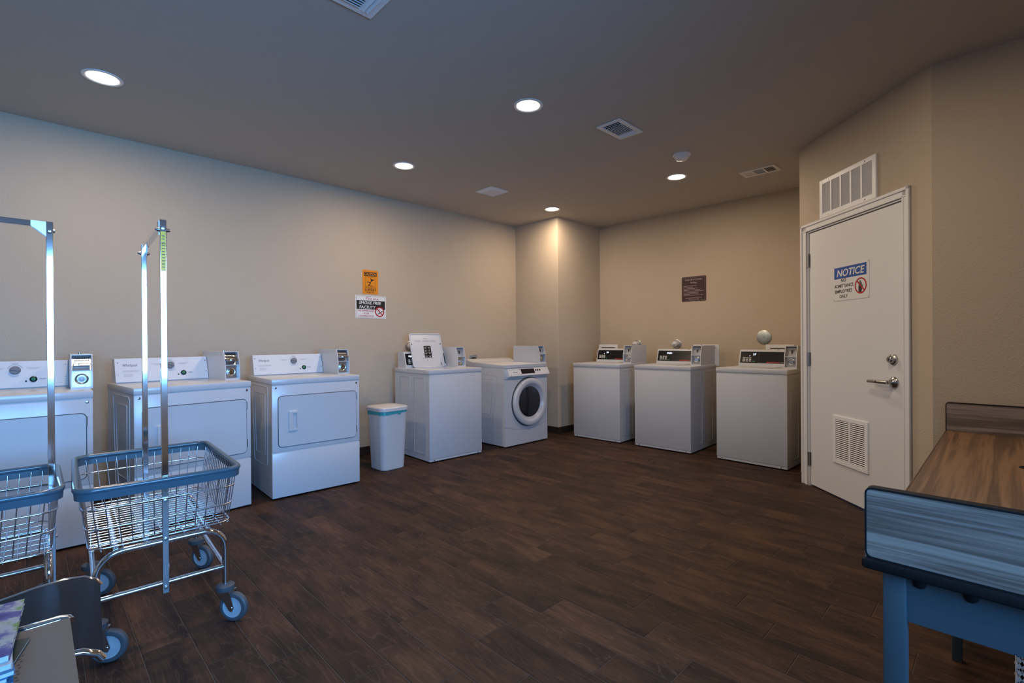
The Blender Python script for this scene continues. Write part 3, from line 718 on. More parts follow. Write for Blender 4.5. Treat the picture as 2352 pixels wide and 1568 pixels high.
def dryer(fl_xy, rz, label):
    W, D, ZT = 0.700, 0.690, 0.924
    a = R(rz); cx = fl_xy[0]+math.cos(a)*W/2-math.sin(a)*D/2; cy = fl_xy[1]+math.sin(a)*W/2+math.cos(a)*D/2
    t = empty('tumble_dryer', (cx, cy, 0), rz, label, 'dryer', 'front loading coin dryers along the wall')
    off = (W/2, D/2, 0)
    for x in (0.05, W-0.05):
        for y in (0.06, D-0.06): MB(off).cyl((x, y, 0), (x, y, 0.016), 0.02, 10).build('foot', 'blackrub', t)
    MB(off).box(0.001, W-0.001, 0.014, D, 0.014, 0.879).build('cabinet', 'enamel', t)
    fp = MB(off).box(0, W, 0, 0.014, 0.364, 0.877, 0.004, 2).build('front_panel', 'enamel', t)
    MB(off).box(0, W, 0, 0.014, 0.013, 0.356, 0.004, 2).build('kick_panel', 'enamel', t)
    MB(off).box(-0.002, W+0.002, -0.003, D, 0.882, ZT, 0.005, 2).build('top_panel', 'enamel', t)
    MB(off).box(0.004, W-0.004, 0.004, D-0.01, 0.876, 0.884).build('top_seam', 'enamel', t)
    MB(off).box(0.004, W-0.004, 0.004, 0.012, 0.352, 0.368).build('panel_seam', 'enamel', t)
    side_emboss(t, off, W, [[(0.10, 0.84), (0.12, 0.86), (0.50, 0.86), (0.52, 0.84), (0.47, 0.26), (0.45, 0.24), (0.14, 0.24), (0.12, 0.26), (0.10, 0.84)],
                            [(0.17, 0.80), (0.45, 0.80), (0.42, 0.32), (0.18, 0.32), (0.17, 0.80)]], D)
    for x in (0.027, W-0.027):
        MB(off).lathe([(0, 0.009), (0.002, 0.008), (0.004, 0.0)], (x, -0.0002, 0.858), (0, -1, 0), 12).build('screw', 'nickel', fp)
    MB(off).prism_y(rrect(0.041, 0.672, 0.397, 0.795, 0.030), -0.0012, 0.006).build('door_gap_shade', 'rubber_and_gap', t)  # dark rim painted in for the shadow gap around the door
    d = MB(off).prism_y(rrect(0.046, 0.667, 0.402, 0.790, 0.026), -0.007, 0.006).build('door', 'enamel', t)
    m = MB(off)                                        # moulded pull: frame around a pocket
    m.box(0.118, 0.182, -0.021, -0.006, 0.652, 0.672, 0.002); m.box(0.118, 0.182, -0.021, -0.006, 0.519, 0.536, 0.002)
    m.box(0.118, 0.150, -0.021, -0.006, 0.536, 0.652, 0.002); m.box(0.176, 0.182, -0.021, -0.006, 0.536, 0.652, 0.001)
    m.build('door_pull', 'enamel', d)
    MB(off).box(0.150, 0.176, -0.0076, -0.0068, 0.536, 0.652).build('pull_recess', 'enamel', d)
    for z in (0.745, 0.470):
        m = MB(off); m.cyl((0.671, -0.005, z-0.028), (0.671, -0.005, z+0.028), 0.0045, 8); m.build('hinge', 'nickel', d)
    # console
    yb, yt, zt = 0.545, 0.590, 1.098
    m = MB(off); m.prism_x([(yb+0.012, ZT), (yt+0.012, zt-0.004), (0.675, zt-0.004), (0.675, ZT)], 0.022, 0.606); cb = m.build('console', 'enamel', t)
    m = MB(off); m.prism_x([(yb, ZT+0.006), (yt, zt), (yt+0.014, zt), (yb+0.014, ZT+0.006)], 0.020, 0.602); cp = m.build('control_panel', 'frontpl', cb)
    sl = Vector((0, yt-yb, zt-ZT-0.006)).normalized()
    def P(x, z): f = (z-ZT-0.006)/(zt-ZT-0.006); return Vector((x, yb+(yt-yb)*f, z))-Vector(off)
    nn = Vector(EX).cross(sl)
    whirl_text(cp, *P(0.062, 1.040), 0.086, 0.020, sl)
    for x in (0.036, 0.590):
        for z in (1.068, 0.984):
            MB().lathe([(0, 0.005), (0.002, 0.004), (0.003, 0.0)], P(x, z), nn, 10).build('screw', 'nickel', cp)
    for (x, z, w_) in ((0.062, 1.010, 0.096), (0.062, 1.003, 0.098), (0.066, 0.985, 0.052), (0.066, 0.977, 0.055), (0.066, 0.969, 0.048)):
        m = MB(); m.bar(P(x, z)+nn*0.0004, P(x+w_, z)+nn*0.0004, 0.0022, 0.0006, nn); m.build('fine_print', 'inklight', cp)
    kc = P(0.352, 1.040)
    kb = MB().lathe([(0, 0.027), (0.004, 0.027), (0.016, 0.024), (0.017, 0.0)], kc, nn, 24).build('knob', 'knob', cp)
    m = MB(); m.bar(kc+nn*0.018-Vector((0.022, 0, 0))+sl*0.006, kc+nn*0.018+Vector((0.022, 0, 0))-sl*0.006, 0.007, 0.006, nn); m.build('knob_grip', 'knob', kb)
    m = MB(); m.tube([kc+nn*0.0006+Vector((math.cos(R(q)), 0, 0))*0.036+sl*math.sin(R(q))*0.036 for q in range(20, 161, 10)], 0.0007, 5); m.build('dial_arc', 'ink', cp)
    for (x, z, w_) in ((0.352, 1.086, 0.036), (0.352, 1.080, 0.028), (0.270, 1.054, 0.074), (0.275, 1.047, 0.040), (0.436, 1.054, 0.066), (0.434, 1.047, 0.040), (0.352, 1.004, 0.030)):
        m = MB(); m.bar(P(x-w_/2, z)+nn*0.0004, P(x+w_/2, z)+nn*0.0004, 0.0022, 0.0006, nn); m.build('fine_print', 'inklight', cp)
    bc = P(0.436, 0.980)
    b_ = MB().lathe([(0, 0.019), (0.005, 0.018), (0.007, 0.013), (0.004, 0.0125)], bc, nn, 24).build('start_button', 'black', cp)
    MB().lathe([(0.003, 0.0125), (0.006, 0.011), (0.007, 0.0)], bc, nn, 20).build('button_face', 'green', b_)
    text('lettering', 'START', P(0.463, 0.976)+nn*0.0002, EX, sl, 0.0085, 'ink', cp, 0.034, 0.008, 0, 'LEFT')
    MB().lathe([(0, 0.005), (0.002, 0.004), (0.002, 0.0)], P(0.402, 0.969), nn, 12).build('indicator', 'black', cp)
    coin_box(t, off, 0.606, 0.712, 0.215, 0.680, ZT, 1.140, True)
    return t
dryer((-0.437, 3.883), -1.0, 'white front loading dryer partly behind the laundry carts, furthest from the bin')
dryer((0.457, 3.860), 5.7, 'white front loading dryer behind the tall posts of the laundry cart')
dryer((1.300, 3.926), -2.1, 'white front loading dryer next to the white bin')

def washer(fl_xy, rz, label, digits, group, dots=True, plate=None, lid_open=False, brand=True, stain=False, dx=0.175):
    W, D, ZT = 0.655, 0.690, 0.922
    a = R(rz); cx = fl_xy[0]+math.cos(a)*W/2-math.sin(a)*D/2; cy = fl_xy[1]+math.sin(a)*W/2+math.cos(a)*D/2
    t = empty('washing_machine', (cx, cy, 0), rz, label, 'washer', group)
    off = (W/2, D/2, 0)
    for x in (0.05, W-0.05):
        for y in (0.06, D-0.06): MB(off).cyl((x, y, 0), (x, y, 0.016), 0.02, 10).build('foot', 'blackrub', t)
    MB(off).box(0.001, W-0.001, 0.012, D, 0.014, 0.876).build('cabinet', 'enamel', t)
    MB(off).box(0, W, 0, 0.014, 0.036, 0.874, 0.005, 2).build('front_panel', 'enamel', t)
    bt = MB(off).box(0.004, W-0.004, 0.003, 0.014, 0.012, 0.034, 0.002).build('base_strip', 'enamel', t)
    for x in (0.055, W-0.055): MB(off).lathe([(0, 0.007), (0.002, 0.006), (0.003, 0)], (x, 0.0025, 0.024), (0, -1, 0), 10).build('screw', 'chrome', bt)
    m = MB(off)
    if lid_open:
        m.box(-0.004, W+0.004, -0.004, 0.10, 0.878, ZT, 0.005, 2); m.box(-0.004, W+0.004, 0.425, D, 0.878, ZT, 0.005, 2)
        m.box(-0.004, 0.085, 0.09, 0.435, 0.878, ZT, 0.004); m.box(0.475, W+0.004, 0.09, 0.435, 0.878, ZT, 0.004)
    else: m.box(-0.004, W+0.004, -0.004, D, 0.878, ZT, 0.005, 2)
    m.build('top_panel', 'enamel', t)
    MB(off).box(0.004, W-0.004, 0.004, D-0.01, 0.872, 0.880).build('top_seam', 'enamel', t)
    if lid_open:
        MB(off).lathe([(0, 0.215), (-0.25, 0.21), (-0.25, 0.0)], (0.28, 0.262, 0.876), (0, 0, 1), 28, False).build('wash_tub', 'steel', t)
    side_emboss(t, off, W, [[(0.09, 0.84), (0.29, 0.84), (0.29, 0.08), (0.09, 0.08), (0.09, 0.84)], [(0.37, 0.84), (0.58, 0.84), (0.58, 0.08), (0.37, 0.08), (0.37, 0.84)]], D)
    # lid
    if lid_open:
        lp = bpy.data.objects.new('lid', None); col.objects.link(lp); lp.parent = t
        lp.location = Vector((0.28, 0.43, ZT+0.006))-Vector(off); lp.rotation_euler = (R(-15.5), 0, 0)
        MB().prism_y(rrect(-0.195, 0.195, 0, 0.372, 0.030), 0.004, 0.018).build('lid_shell', 'enamel', lp)
        m = MB()
        q = rrect(-0.195, 0.195, 0, 0.372, 0.030); m.tube([(x, 0.004, z) for x, z in q], 0.0075, 8, closed=True)
        m.build('lid_rim', 'enamel', lp)
        text('notice_print', 'WARNING', (0, 0.0035, 0.318), EX, EZ, 0.008, 'inklight', lp, 0.05, 0.004)
        for x, w_ in ((-0.10, 0.07), (0.0, 0.08), (0.09, 0.08)):
            for k in range(3):
                m = MB(); m.bar((x-w_/2, 0.0036, 0.300-0.008*k), (x+w_/2, 0.0036, 0.300-0.008*k), 0.0028, 0.0006, (0, -1, 0)); m.build('fine_print', 'inklight', lp)
        lb = MB().box(-0.038, 0.052, 0.0028, 0.0042, 0.105, 0.238).build('instruction_label', 'black', lp)
        for r in range(4):
            for c in range(2):
                m = MB(); m.box(-0.032+0.045*c, 0.003+0.045*c, 0.0024, 0.003, 0.125+0.032*r, 0.128+0.032*r); m.box(-0.028+0.045*c, -0.006+0.045*c, 0.0024, 0.003, 0.112+0.032*r, 0.119+0.032*r); m.build('label_print', 'inklight', lb)
        for x in (-0.182, 0.182): MB().lathe([(0, 0.006), (0.003, 0.005), (0.004, 0)], (x, 0.0015, 0.258), (0, -1, 0), 10).build('bumper', 'blackrub', lp)
        MB().box(0.160, 0.164, -0.001, 0.004, 0.012, 0.045).build('latch_slot', 'dark', lp)
    else:
        m = MB(off); m.prism_z(rrect(0.085, 0.475, 0.06, 0.435, 0.03), ZT-0.001, ZT+0.006); m.build('lid', 'enamel', t)
        m = MB(off); m.prism_z(rrect(0.081, 0.479, 0.056, 0.439, 0.033), ZT-0.001, ZT+0.0012); m.build('lid_gap', 'enamel', t)
    # console
    yb, yt, zt, x0, x1 = 0.490, 0.535, 1.093, 0.020, 0.535
    m = MB(off); m.prism_x([(yb, ZT), (yb, ZT+0.022), (yt, zt-0.006), (yt+0.010, zt), (0.66, zt), (0.66, ZT)], x0, x1); cb = m.build('console', 'enamel', t)
    sl = Vector((0, yt-yb, zt-0.006-ZT-0.022)).normalized(); nn = Vector(EX).cross(sl)
    def P(x, z): f = (z-ZT-0.022)/(zt-0.006-ZT-0.022); return Vector((x, yb+(yt-yb)*f, z))-Vector(off)
    zb0, zb1 = ZT+0.032, zt-0.020
    m = MB(); A = [P(x0+0.012, zb0), P(x1-0.004, zb0), P(x1-0.004, zb1), P(x0+0.012, zb1)]
    m.hull([q-nn*0.001 for q in A], [q+nn*0.0015 for q in A]); pn = m.build('control_panel', 'black', cb)
    m = MB(); m.bar(P(0.222, zb0+0.010)+nn*0.0016, P(0.222, zb1-0.008)+nn*0.0016, 0.0012, 0.0006, nn); m.build('panel_line', 'ink', pn)
    text('digital_readout', digits, P(dx, 1.036)+nn*0.0016, EX, sl, 0.019, 'display', pn, 0.0135*len(digits)+0.004, 0.008)
    if dots: MB().lathe([(0, 0.004), (0.0008, 0.0)], P(0.128, 1.028)+nn*0.0016, nn, 10).build('indicator', 'display', pn)
    for c in range(3):
        for r in range(3):
            xx, zz, w_ = (0.058, 0.094, 0.124)[c], 1.006-0.016*r, (0.028, 0.022, 0.022)[c]
            m = MB(); A = [P(xx, zz-0.0045), P(xx+w_, zz-0.0045), P(xx+w_, zz+0.0045), P(xx, zz+0.0045)]
            m.hull([q+nn*0.001 for q in A], [q+nn*0.003 for q in A]); m.build('key', 'keys', pn)
    m = MB(); A = [P(0.158, 0.967), P(0.184, 0.967), P(0.184, 0.977), P(0.158, 0.977)]; m.hull([q+nn*0.001 for q in A], [q+nn*0.003 for q in A]); m.build('start_key', 'green', pn)
    if brand:
        text('brand_lettering', 'SpeedQueen', P(0.300, 0.960)+nn*0.0016, EX, sl, 0.013, 'redink', pn, 0.125, 0.014, 0.2, 'LEFT')
        m = MB(); m.bar(P(0.432, 0.964)+nn*0.0018, P(0.505, 0.964)+nn*0.0018, 0.003, 0.0006, nn); m.build('brand_rule', 'inklight', pn)
    MB(off).cyl((0.400, yt+0.004, zt-0.004), (0.400, yt+0.002, zt-0.004), 0.006, 10).build('panel_lock', 'dark', cb)
    if plate:
        pl = MB(off).box(plate[0], plate[1], 0.668, 0.684, ZT-0.02, 1.146, 0.002).build('back_plate', 'plastic', t)
        MB(off).box(plate[0]+0.045, plate[1]-0.045, 0.6668, 0.670, 1.100, 1.110).build('vent_slot', 'dark', pl)
    coin_box(t, off, 0.540, 0.650, 0.275, 0.664, ZT, 1.138, False)
    if stain:
        for (x, y, r) in ((0.05, 0.03, 0.008), (0.065, 0.035, 0.012), (0.10, 0.035, 0.010)):
            m = MB(off); m.prism_z([(x+r*1.6*math.cos(2*math.pi*k/10), y+r*0.5*math.sin(2*math.pi*k/10)) for k in range(10)], ZT-0.001, ZT+0.0006); m.build('stain', 'stain', t)
    return t
GB = 'top loading coin washers along the back wall'
washer((2.790, 3.998), -2.55, 'white top loading washer with its lid standing open', 'P00', None, dots=False, lid_open=True, brand=False, dx=0.094)
washer((4.836, 3.820), -87.5, 'white top loading washer beside the boxed-out wall corner', '29', GB, plate=(-0.055, 0.235))
washer((4.891, 2.986), -88.2, 'white top loading washer in the middle of the row of three', 'PUSH', GB, dots=False, plate=(0.400, 0.700))
washer((4.917, 2.065), -91.9, 'white top loading washer next to the staff door', '27', GB, plate=(0.230, 0.530), stain=True)

def front_dryer(fl_xy, rz, label):
    W, D, ZT = 0.709, 0.760, 0.935
    a = R(rz); cx = fl_xy[0]+math.cos(a)*W/2-math.sin(a)*D/2; cy = fl_xy[1]+math.sin(a)*W/2+math.cos(a)*D/2
    t = empty('front_load_washer', (cx, cy, 0), rz, label, 'washer')
    off = (W/2, D/2, 0)
    for x in (0.05, W-0.05):
        for y in (0.06, D-0.06): MB(off).cyl((x, y, 0), (x, y, 0.016), 0.02, 10).build('foot', 'blackrub', t)
    MB(off).box(0.001, W-0.001, 0.016, D, 0.014, 0.892).build('cabinet', 'enamel', t)
    # front: upper strip, middle panel with curved lower edge, kick panel
    MB(off).box(0, W, 0.002, 0.018, 0.768, 0.892, 0.004, 2).build('upper_front', 'enamel', t)
    def edge(x, dz): return 0.238-0.062*math.sin(math.pi*min(max((x+0.02)/(W+0.04), 0), 1))+dz
    N = 16; xs_ = [W*k/N for k in range(N+1)]
    MB(off).prism_y([(x, edge(x, 0.003)) for x in xs_]+[(W, 0.763), (0, 0.763)], 0.0, 0.018).build('middle_front', 'enamel', t)
    MB(off).prism_y([(0, 0.013), (W, 0.013)]+[(x, edge(x, -0.003)) for x in xs_[::-1]], -0.002, 0.018).build('kick_panel', 'enamel', t)
    m = MB(off); m.prism_y([(x, edge(x, -0.005)) for x in xs_]+[(x, edge(x, 0.005)) for x in xs_[::-1]], 0.006, 0.014); m.build('panel_seam', 'enamel', t)
    side_emboss(t, off, W, [[(0.12, 0.80), (0.30, 0.82), (0.55, 0.80), (0.48, 0.30), (0.20, 0.30), (0.12, 0.80)], [(0.20, 0.76), (0.46, 0.76), (0.42, 0.36), (0.24, 0.36), (0.20, 0.76)]], D)
    # top with raised rear lip
    m = MB(off)
    m.prism_x([(-0.004, 0.895), (-0.004, ZT-0.006), (0.004, ZT), (0.56, ZT+0.004), (0.62, ZT+0.030), (0.66, ZT+0.046), (0.74, ZT+0.048), (D, ZT+0.034), (D, 0.895)], -0.003, W+0.003)
    es = [e for e in m.bm.edges if abs((e.verts[0].co-e.verts[1].co).x) < 1e-4]
    bmesh.ops.bevel(m.bm, geom=es, offset=0.010, segments=2, affect='EDGES', profile=0.5)
    m.build('top_panel', 'enamel', t)
    MB(off).box(0.004, W-0.004, 0.006, D-0.01, 0.889, 0.897).build('top_seam', 'enamel', t)
    # slanted control panel
    A = [(0.0, 0.888), (-0.040, 0.805), (-0.034, 0.796), (0.006, 0.790)]
    m = MB(off); m.prism_x(A, 0.040, W+0.004); cp = m.build('control_panel', 'frontpl', t)
    sl = Vector((0, 0.040, 0.083)).normalized(); nn = Vector(EX).cross(sl)
    def P(x, f): return Vector((x, -0.040+0.040*f, 0.805+0.083*f))-Vector(off)
    m = MB(); B = [P(0.245, 0.22), P(0.465, 0.22), P(0.465, 0.86), P(0.245, 0.86)]; m.hull([q-nn*0.001 for q in B], [q+nn*0.002 for q in B]); m.build('display_window', 'black', cp)
    for k in range(3): MB().lathe([(0, 0.011), (0.004, 0.010), (0.005, 0)], P(0.492+0.034*k, 0.62), nn, 14).build('button', 'black', cp)
    whirl_text(cp, *(P(0.110, 0.40)+nn*0.0002), 0.070, 0.016, sl)
    for (x, f, w_) in ((0.10, 0.80, 0.09), (0.11, 0.16, 0.09)):
        m = MB(); m.bar(P(x, f)+nn*0.0004, P(x+w_, f)+nn*0.0004, 0.0025, 0.0006, nn); m.build('fine_print', 'inklight', cp)
    for (x, f) in ((0.068, 0.78), (0.075, 0.14), (0.222, 0.80), (0.214, 0.16), (0.235, 0.86), (0.236, 0.16), (0.675, 0.78), (0.682, 0.18)):
        MB().lathe([(0, 0.005), (0.002, 0.004), (0.003, 0)], P(x, f), nn, 10).build('screw', 'nickel', cp)
    # round door
    cxx, cz = 0.392, 0.492
    MB(off).lathe([(0, 0.290), (0.006, 0.288)], (cxx, 0.002, cz), (0, -1, 0), 48).build('door_gap_shade', 'rubber_and_gap', t)  # dark ring painted in for the shadow line around the round door
    d = MB(off); d.lathe([(0.0, 0.274), (0.020, 0.279), (0.032, 0.276), (0.039, 0.268), (0.042, 0.258), (0.043, 0.226), (0.040, 0.217), (0.034, 0.210), (0.012, 0.184), (0.006, 0.176), (0.0, 0.176)], (cxx, -0.004, cz), (0, -1, 0), 56)
    dd = d.build('door', 'enamel', t, ang=40)
    MB(off).lathe([(0.008, 0.179), (0.013, 0.176), (0.018, 0.14), (0.021, 0.0)], (cxx, -0.004, cz), (0, -1, 0), 40).build('door_glass', 'smoked', dd)
    coin_box(t, off, 0.598, 0.706, 0.012, 0.470, ZT, 1.140, False)
    MB(off).box(0.003, 0.012, -0.001, 0.01, 0.014, 0.024).build('corner_clip', 'nickel', t)
    return t
front_dryer((3.776, 3.957), -0.4, 'white front loading washer with a round dark glass door')

# ------------------------------------------------------------------ wall fittings
def escutcheon(loc, axis, label, group='pipe stubs with chrome collars'):
    t = empty('wall_valve', loc, 0, label, 'pipe fitting', group)
    MB().lathe([(0.0003, 0.058), (0.005, 0.057), (0.008, 0.050), (0.008, 0.034)], (0, 0, 0), axis, 28).build('collar', 'steel', t)
    MB().lathe([(0.010, 0.034), (0.060, 0.036), (0.075, 0.034), (0.082, 0.026), (0.084, 0.0)], (0, 0, 0), axis, 24).build('cap', 'plastic', t)
    ax = Vector(axis); m = MB(); c = ax*0.088; s_ = ax.cross(Vector((0, 0, 1)))
    m.bar(c-s_*0.020, c+s_*0.020, 0.012, 0.012, ax); m.build('cap_grip', 'plastic', t)
escutcheon((XB, 3.470, 1.150), (-1, 0, 0), 'white capped pipe stub with chrome collar over the washer by the wall corner')
escutcheon((XB, 2.910, 1.150), (-1, 0, 0), 'white capped pipe stub with chrome collar over the middle washer')
escutcheon((3.100, YA, 1.150), (0, -1, 0), 'capped pipe stub with chrome collar behind the open washer lid')
t = empty('pipe_cover_disc', (XB, 1.891, 1.226), 0, 'round galvanised cover disc on the back wall near the staff door', 'wall cover')
MB().lathe([(0.0003, 0.078), (0.006, 0.078), (0.009, 0.074), (0.014, 0.030), (0.015, 0.0)], (0, 0, 0), (-1, 0, 0), 40).build('disc', 'galv', t)
MB().lathe([(0.014, 0.008), (0.018, 0.006), (0.019, 0.0)], (0, 0, 0), (-1, 0, 0), 14).build('screw', 'chrome', t)
t = empty('power_outlet', (4.055, YA, 0.972), 0, 'steel wall outlet with black plug behind the front loading washer', 'outlet')
MB().box(-0.060, 0.060, -0.006, -0.0003, -0.060, 0.054, 0.002).build('cover_plate', 'steel', t)
m = MB(); m.lathe([(0.004, 0.034), (0.030, 0.032), (0.045, 0.024)], (0, 0, -0.008), (0, -1, 0), 20); m.tube([(0, -0.040, -0.012), (-0.01, -0.060, -0.05), (-0.02, -0.050, -0.16), (-0.02, -0.04, -0.40)], 0.010, 8)
m.build('plug_and_cord', 'blackrub', t)

# ------------------------------------------------------------------ white bin
t = empty('waste_bin', (2.435, 4.190, 0), 2, 'white plastic waste bin with teal liner and flat lid', 'bin')
m = MB(); prof = [(0.0, 0.118, 0.050), (0.006, 0.124, 0.052), (0.50, 0.146, 0.060), (0.545, 0.148, 0.060)]
rings = [[m.v((x, y, z)) for x, y in rrect(-h_, h_, -h_, h_, r, 6)] for z, h_, r in prof]
for A, B in zip(rings, rings[1:]):
    for k in range(len(A)): m.f([A[k], A[(k+1) % len(A)], B[(k+1) % len(A)], B[k]])
m.f(rings[0][::-1]); m.f(rings[-1]); m.build('bin_body', 'bin', t)
m = MB(); rng = random.Random(5)
q0 = rrect(-0.150, 0.150, -0.150, 0.150, 0.062, 8)
top = [m.v((x, y, 0.556)) for x, y in q0]; bot = [m.v((x*1.012, y*1.012, 0.524+rng.uniform(-0.006, 0.004)+(0.012 if x > 0 else -0.002))) for x, y in q0]
for k in range(len(q0)): m.f([bot[k], bot[(k+1) % len(q0)], top[(k+1) % len(q0)], top[k]])
m.build('liner', 'liner', t)
m = MB(); m.box(0.02, 0.055, -0.158, -0.150, 0.522, 0.540, 0.004); m.build('liner_knot', 'liner', t)
m = MB(); prof = [(0.553, 0.150, 0.060), (0.555, 0.157, 0.064), (0.582, 0.156, 0.064), (0.591, 0.148, 0.060), (0.596, 0.10, 0.05), (0.598, 0.05, 0.03)]
rings = [[m.v((x, y, z)) for x, y in rrect(-h_, h_, -h_, h_, r, 6)] for z, h_, r in prof]
for A, B in zip(rings, rings[1:]):
    for k in range(len(A)): m.f([A[k], A[(k+1) % len(A)], B[(k+1) % len(A)], B[k]])
m.f(rings[0][::-1]); m.f(rings[-1]); m.build('lid', 'bin', t)
MB().box(-0.118, 0.118, -0.128, -0.124, 0.590, 0.5955).build('lid_seam', 'bin', t)

# ------------------------------------------------------------------ laundry carts (local: length along y, near end at -y)
def make_cart(label):
    HX, HY, ZR = 0.284, 0.385, 0.655
    t = empty('laundry_cart', (0.397, 2.745, 0), -2.5, label, 'cart', 'wire laundry carts with hanging racks')
    # vinyl bumper rim
    q = rrect(-HX, HX, -HY, HY, 0.065, 6); q2 = rrect(-HX+0.014, HX-0.014, -HY+0.014, HY-0.014, 0.054, 6)
    m = MB(); m.tube([(x, y, ZR+0.006) for x, y in q2], 0.0115, 10, closed=True)
    a_ = [m.v((x*0.975, y*0.982, ZR)) for x, y in q]; b_ = [m.v((x*0.968, y*0.977, ZR-0.030)) for x, y in q]
    c_ = [m.v((x*0.93, y*0.951, ZR-0.030)) for x, y in q]; d_ = [m.v((x*0.935, y*0.955, ZR)) for x, y in q]
    n = len(q)
    for (A, B) in ((a_, b_), (b_, c_), (c_, d_)):
        for k in range(n): m.f([A[k], A[(k+1) % n], B[(k+1) % n], B[k]])
    m.build('bumper_rim', 'vinyl', t)
    def lvl(z):
        f = (ZR-z)/(ZR-0.425)
        return HX-0.022-0.030*f, HY-0.022-0.022*f
    for z in (0.585, 0.508, 0.431):
        hx, hy = lvl(z); m = MB(); m.tube([(x, y, z) for x, y in rrect(-hx-0.004, hx+0.004, -hy-0.004, hy+0.004, 0.05, 5)], 0.0034, 6, closed=True); m.build('wire_ring', 'wire', t)
    m = MB(); (hx0, hy0), (hx1, hy1) = lvl(ZR-0.01), lvl(0.425)
    for k in range(13):
        f = -0.88+1.76*k/12
        for s_ in (-1, 1): m.tube([(f*hx0, s_*hy0, ZR-0.01), (f*hx1, s_*hy1, 0.425)], 0.0022, 5)
    for k in range(19):
        f = -0.90+1.80*k/18
        for s_ in (-1, 1): m.tube([(s_*hx0, f*hy0, ZR-0.01), (s_*hx1, f*hy1, 0.425)], 0.0022, 5)
    m.build('side_wires', 'wire', t)['kind'] = 'stuff'
    m = MB()
    for k in range(19):
        y = -hy1+2*hy1*(k+0.5)/19; m.tube([(-hx1, y, 0.424), (hx1, y, 0.424)], 0.0020, 5)
    for k in range(7):
        x = -hx1+2*hx1*(k+0.5)/7; m.tube([(x, -hy1, 0.4195), (x, hy1, 0.4195)], 0.0024, 5)
    m.build('floor_wires', 'wire', t)['kind'] = 'stuff'
    # posts and hanging bar
    YP = HY-0.036; ZP = 1.706
    for s_ in (-1, 1):
        m = MB(); m.box(-0.011, 0.011, s_*YP-0.011, s_*YP+0.011, 0.200, ZP, 0.0015)
        p_ = m.build('hanging_post', 'chrome', t)
        for z in (ZP-0.035, 0.575, 0.420, 0.225):
            MB().lathe([(0, 0.008), (0.005, 0.007), (0.007, 0.0)], (0, s_*(YP+0.011), z), (0, s_, 0), 10).build('bolt', 'steel', p_)
        for sx in (-1, 1):
            MB().lathe([(0, 0.009), (0.006, 0.008), (0.014, 0.005), (0.015, 0.0)], (sx*0.011, s_*YP, ZP-0.040), (sx, 0, 0), 10).build('bolt', 'steel', p_)
        m = MB(); m.prism_x([(s_*(YP-0.010), ZP-0.060), (s_*(YP-0.010), ZP-0.002), (s_*(YP-0.055), ZP-0.002), (s_*(YP-0.055), ZP-0.022)], -0.013, -0.0115); m.prism_x([(s_*(YP-0.010), ZP-0.060), (s_*(YP-0.010), ZP-0.002), (s_*(YP-0.055), ZP-0.002), (s_*(YP-0.055), ZP-0.022)], 0.0115, 0.013)
        m.build('corner_bracket', 'steel', p_)
        m = MB(); m.box(-0.013, 0.013, s_*(YP+0.0125)-0.0015, s_*(YP+0.0125)+0.0015, ZR-0.028, ZR+0.004); m.build('rim_clip', 'steel', p_)
        if s_ < 0:
            lb = MB().box(-0.0085, 0.0085, -YP-0.0118, -YP-0.0108, 1.500, 1.660).build('warning_label', 'yellow', p_)
            m = MB()
            for z in (1.500, 1.608, 1.658): m.box(-0.0088, 0.0088, -YP-0.0121, -YP-0.0117, z, z+0.002)
            for k in range(11): m.box(-0.005, 0.005, -YP-0.0120, -YP-0.0117, 1.513+0.0125*k, 1.516+0.0125*k)
            m.build('label_print', 'ink', lb)
    m = MB(); m.box(-0.011, 0.011, -YP+0.011, YP-0.011, ZP-0.024, ZP-0.002, 0.0015); m.build('hanging_bar', 'chrome', t)
    # chrome tube frame
    FX, FY, ZF, ZL = 0.215, HY-0.050, 0.405, 0.235
    for s_ in (-1, 1):
        y = s_*FY; pts = [(-FX, y, 0.155), (-FX, y, ZF-0.09)]
        for k in range(7):
            a = R(180-90*k/6); pts.append((-FX+0.085+0.085*math.cos(a), y, ZF-0.085+0.085*math.sin(a)))
        for k in range(7):
            a = R(90-90*k/6); pts.append((FX-0.085+0.085*math.cos(a), y, ZF-0.085+0.085*math.sin(a)))
        pts += [(FX, y, ZF-0.09), (FX, y, 0.155)]
        m = MB(); m.tube(pts, 0.0125, 12); m.build('end_frame', 'chrome', t)
        MB().cyl((-FX, y, ZL), (FX, y, ZL), 0.0105, 12).build('cross_tube', 'chrome', t)
        MB().cyl((s_*FX, -FY, ZL), (s_*FX, FY, ZL), 0.0105, 12).build('side_tube', 'chrome', t)
        MB().cyl((s_*FX*0.72, -FY, ZF+0.004), (s_*FX*0.72, FY, ZF+0.004), 0.009, 10).build('basket_rail', 'chrome', t)
    for (sx, sy, ang) in ((1, -1, -48), (-1, -1, -25), (1, 1, -55), (-1, 1, -30)):
        c = bpy.data.objects.new('caster', None); col.objects.link(c); c.parent = t; c.location = (sx*FX, sy*FY, 0); c.rotation_euler = (0, 0, R(ang))
        m = MB(); m.lathe([(0.132, 0.034), (0.136, 0.036), (0.152, 0.036), (0.156, 0.030), (0.160, 0.014)], (0, 0, 0), (0, 0, 1), 20); m.build('swivel', 'rubber_and_gap', c)
        m = MB()
        m.box(-0.022, 0.038, -0.021, 0.021, 0.126, 0.132)
        for s2 in (-1, 1):
            m.prism_y([(-0.020, 0.130), (0.034, 0.130), (0.052, 0.062), (0.044, 0.046), (0.032, 0.050)], s2*0.0205-0.0012, s2*0.0205+0.0012)
        m.cyl((0.040, -0.024, 0.062), (0.040, 0.024, 0.062), 0.006, 10)
        m.build('fork', 'steel', c)
        wc = (0.040, 0, 0.062)
